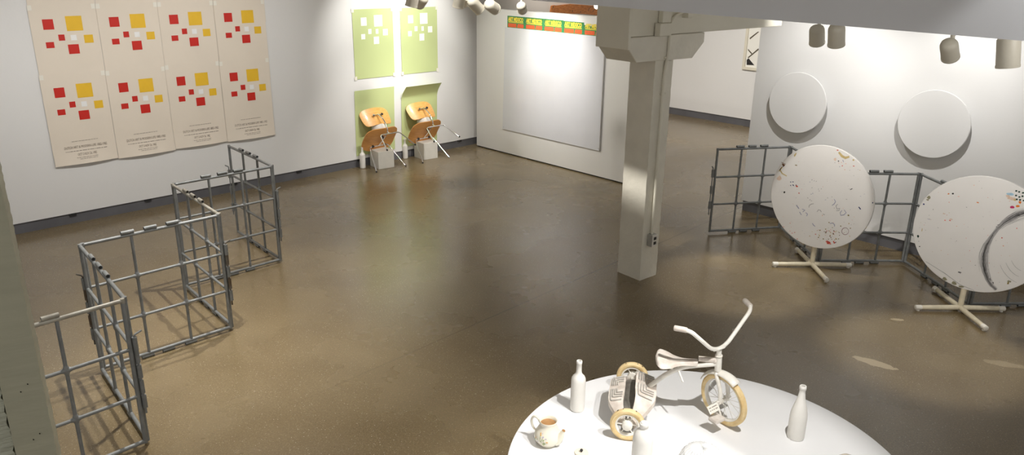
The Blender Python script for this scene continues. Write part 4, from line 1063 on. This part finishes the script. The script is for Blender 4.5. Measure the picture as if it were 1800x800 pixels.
def spot(p, d_, power, cone, blend=.5, colr=(1, .93, .84), rad=.035, name='spot'):
    l = bpy.data.lights.new(name, 'SPOT'); l.energy = power; l.spot_size = R(cone); l.spot_blend = blend; l.color = colr; l.shadow_soft_size = rad
    o = bpy.data.objects.new(name, l); col.objects.link(o); o.location = p; o.rotation_euler = Vector(d_).to_track_quat('-Z', 'Y').to_euler(); return o
G1 = 'track lamps along the top centre'; G2 = 'track lamps over the right wall'
gp1 = LW(4.6, 1.55); gp2 = LW(5.38, 1.55)
lamps = [
 lamp(726, -4, 8.7, along(712, 60, 8.75), 'upright cylindrical beige track lamp, leftmost in front of green posters', G1, power=0, light=False, dome=False),
 lamp(741, 1, 9.0, along(715, 38, 9.6), 'tilted beige track lamp overlapping the leftmost one', G1, light=False),
 lamp(808, -2, 8.9, along(798, 50, 9.0), 'beige track lamp, left one of the four near the corner', G1, light=False, dome=False),
 lamp(819, 0, 9.3, along(800, 40, 10.0), 'partly hidden beige track lamp behind the left one near the corner', G1, light=False, size=.11),
 lamp(835, 9, 9.0, along(870, 45, 9.2), 'beige track lamp pointing down right, third near the corner', G1, light=False),
 lamp(864, 11, 9.0, along(905, 42, 9.5), 'beige track lamp pointing down right, closest to the panel', G1, light=False),
 lamp(917, 13.5, 8.6, BW(1.3, 1.3), 'beige track lamp hanging alone over the lettered strip', G1, light=False, size=.105, L=.15),
 lamp(1436, 61, 6.6, (2.9, 7.0, .55), 'round backed beige track lamp over the left wall disc', G2, light=False, size=.115, L=.155),
 lamp(1470.5, 61, 6.3, along(1468, 150, 6.5), 'upright beige track lamp beside the one over the left wall disc', G2, light=False, size=.12, L=.168),
 lamp(1669, 87, 5.5, (3.84, 6.0, .5), 'round backed beige track lamp over the right wall disc', G2, light=False, size=.102, L=.14),
 lamp(1772.5, 93, 4.9, along(1768, 200, 4.95), 'upright cylindrical beige track lamp at the far right', G2, light=False, size=.112, L=.150, dome=False),
]
lf = along(1049, 9, 10.6)
lo, lp_ = lamp(1049, 9, 10.6, CAM + Vector((.6, 0, -2)), 'small lit track lamp shining from above the panel beside the column', 'lit lamp', size=.085, L=.12)

# key lights (the gallery track spots, most of them above the frame, plus added fills)
def aimed(p, t, power, cone, blend=.6, colr=(1, .93, .85), rad=.03):
    p = Vector(p); t = Vector(t); return spot(p, t - p, power, cone, blend, colr, rad)
W1 = (1, .96, .905); W2 = (1, .98, .955)
# green posters
aimed(LW(4.5, 3.05, 1.5), LW(4.62, 1.85), 120, 58, .9, (1, .98, .93))
aimed(LW(5.4, 3.05, 1.5), LW(5.38, 1.85), 120, 58, .9, (1, .98, .93))
aimed(LW(4.5, 3.1, 2.6), LW(4.6, .4, .3), 125, 44, .8, W1)
aimed(LW(5.4, 3.1, 2.6), LW(5.3, .4, .3), 125, 44, .8, W1)
# cream posters
aimed(LW(.6, 3.1, 2.6), LW(1.2, 1.2), 88, 95, 1, W2); aimed(LW(2.6, 3.1, 2.6), LW(2.4, 1.2), 88, 95, 1, W2)
aimed(LW(-.8, 3.1, 2.4), LW(-.4, .8), 50, 90, 1, W2)
# grey sheet panel
aimed(BW(1.65, 3.1, 1.4), BW(1.62, 1.5), 185, 46, 1, W2); aimed(BW(1.3, 3.1, 1.9), BW(1.35, 1.2), 110, 80, 1, W2)
aimed(BW(2.9, 3.1, 2.4), BW(2.4, .8), 80, 70, .9, W1)
# right wall discs
aimed(RW(1.15, 2.9, 1.2), RW(.72, 1.6), 92, 82, 1, W2, .015); aimed(RW(2.3, 2.9, 1.2), RW(2.05, 1.6), 100, 76, 1, W2, .015)
aimed(RW(4.2, 2.9, 1.2), RW(4.2, 1.5), 60, 80, 1, W2, .02)
# tilted tables, from the two round backed lamps over them
l1 = along(1436, 61, 6.6); t1 = Vector((3.0, 7.05, .66)); l2 = along(1669, 87, 5.5); t2 = Vector((3.84, 6.05, .62))
aimed(l1 + (t1 - l1).normalized() * .1, Vector((2.9, 6.98, .74)), 52, 34, .35, W1, .025); aimed(l2 + (t2 - l2).normalized() * .1, Vector((3.84, 6.0, .74)), 64, 36, .35, W1, .025)
# added unseen spots over the tilted tables, shaping bright pools on the floor
for (u, v, pw) in ((1400, 462, 170), (1735, 572, 170)):
    A_ = at(u, v); hz_ = 3.15
    aimed(A_ + Z * hz_, A_ - n_b * .85, pw, 2 * math.degrees(math.atan(.85 / hz_)), .6, W1, .02)
# grid zigzag and floor
aimed((-1.9, 6.5, 3.3), (-2.4, 6.0, 0), 215, 78, .9, W1, .02); aimed((-2.25, 5.1, 3.3), (-2.0, 4.4, 0), 225, 78, .9, W1, .02)
aimed((-.4, 3.0, 3.3), (-1.1, 3.4, 0), 60, 90, 1, W1)
aimed((-.6, 8.5, 3.3), (-.9, 8.6, 0), 85, 90, 1, W1)
# table
aimed((1.25, 2.35, 3.3), (.9, 3.1, .5), 215, 44, .5, W2, .02); aimed((1.8, 2.15, 3.3), (1.0, 3.1, .5), 145, 46, .5, W2, .02)
# added unseen soft fill that brightens the right-hand track lamps
aimed((2.9, 3.2, 3.0), (2.9, 6.2, 1.9), 24, 120, 1, W1, .3)
# spot added to brighten the column; far room spots
aimed((-.9, 4.9, 3.1), (1.0, 6.5, 2.15), 620, 44, .5, W1)
aimed((2.6, 11.5, 3.2), (4.0, 13.8, 1.2), 190, 110, 1, W1); aimed((1.6, 12, 3.2), (3.0, 12.0, 0), 150, 110, 1, W1)
aimed((.6, 12.6, 3.3), (.6, 13.6, 2.2), 60, 120, 1, (1, .86, .74))

# added ambient world fill, entering from the open side behind the camera
w = bpy.data.worlds.new('world'); bpy.context.scene.world = w; w.use_nodes = True
w.node_tree.nodes['Background'].inputs['Color'].default_value = (1, .97, .93, 1); w.node_tree.nodes['Background'].inputs['Strength'].default_value = .4
vs_ = bpy.context.scene.view_settings; vs_.view_transform = 'Standard'; vs_.look = 'None'; vs_.gamma = 1; vs_.exposure = .45; vs_.use_curve_mapping = False
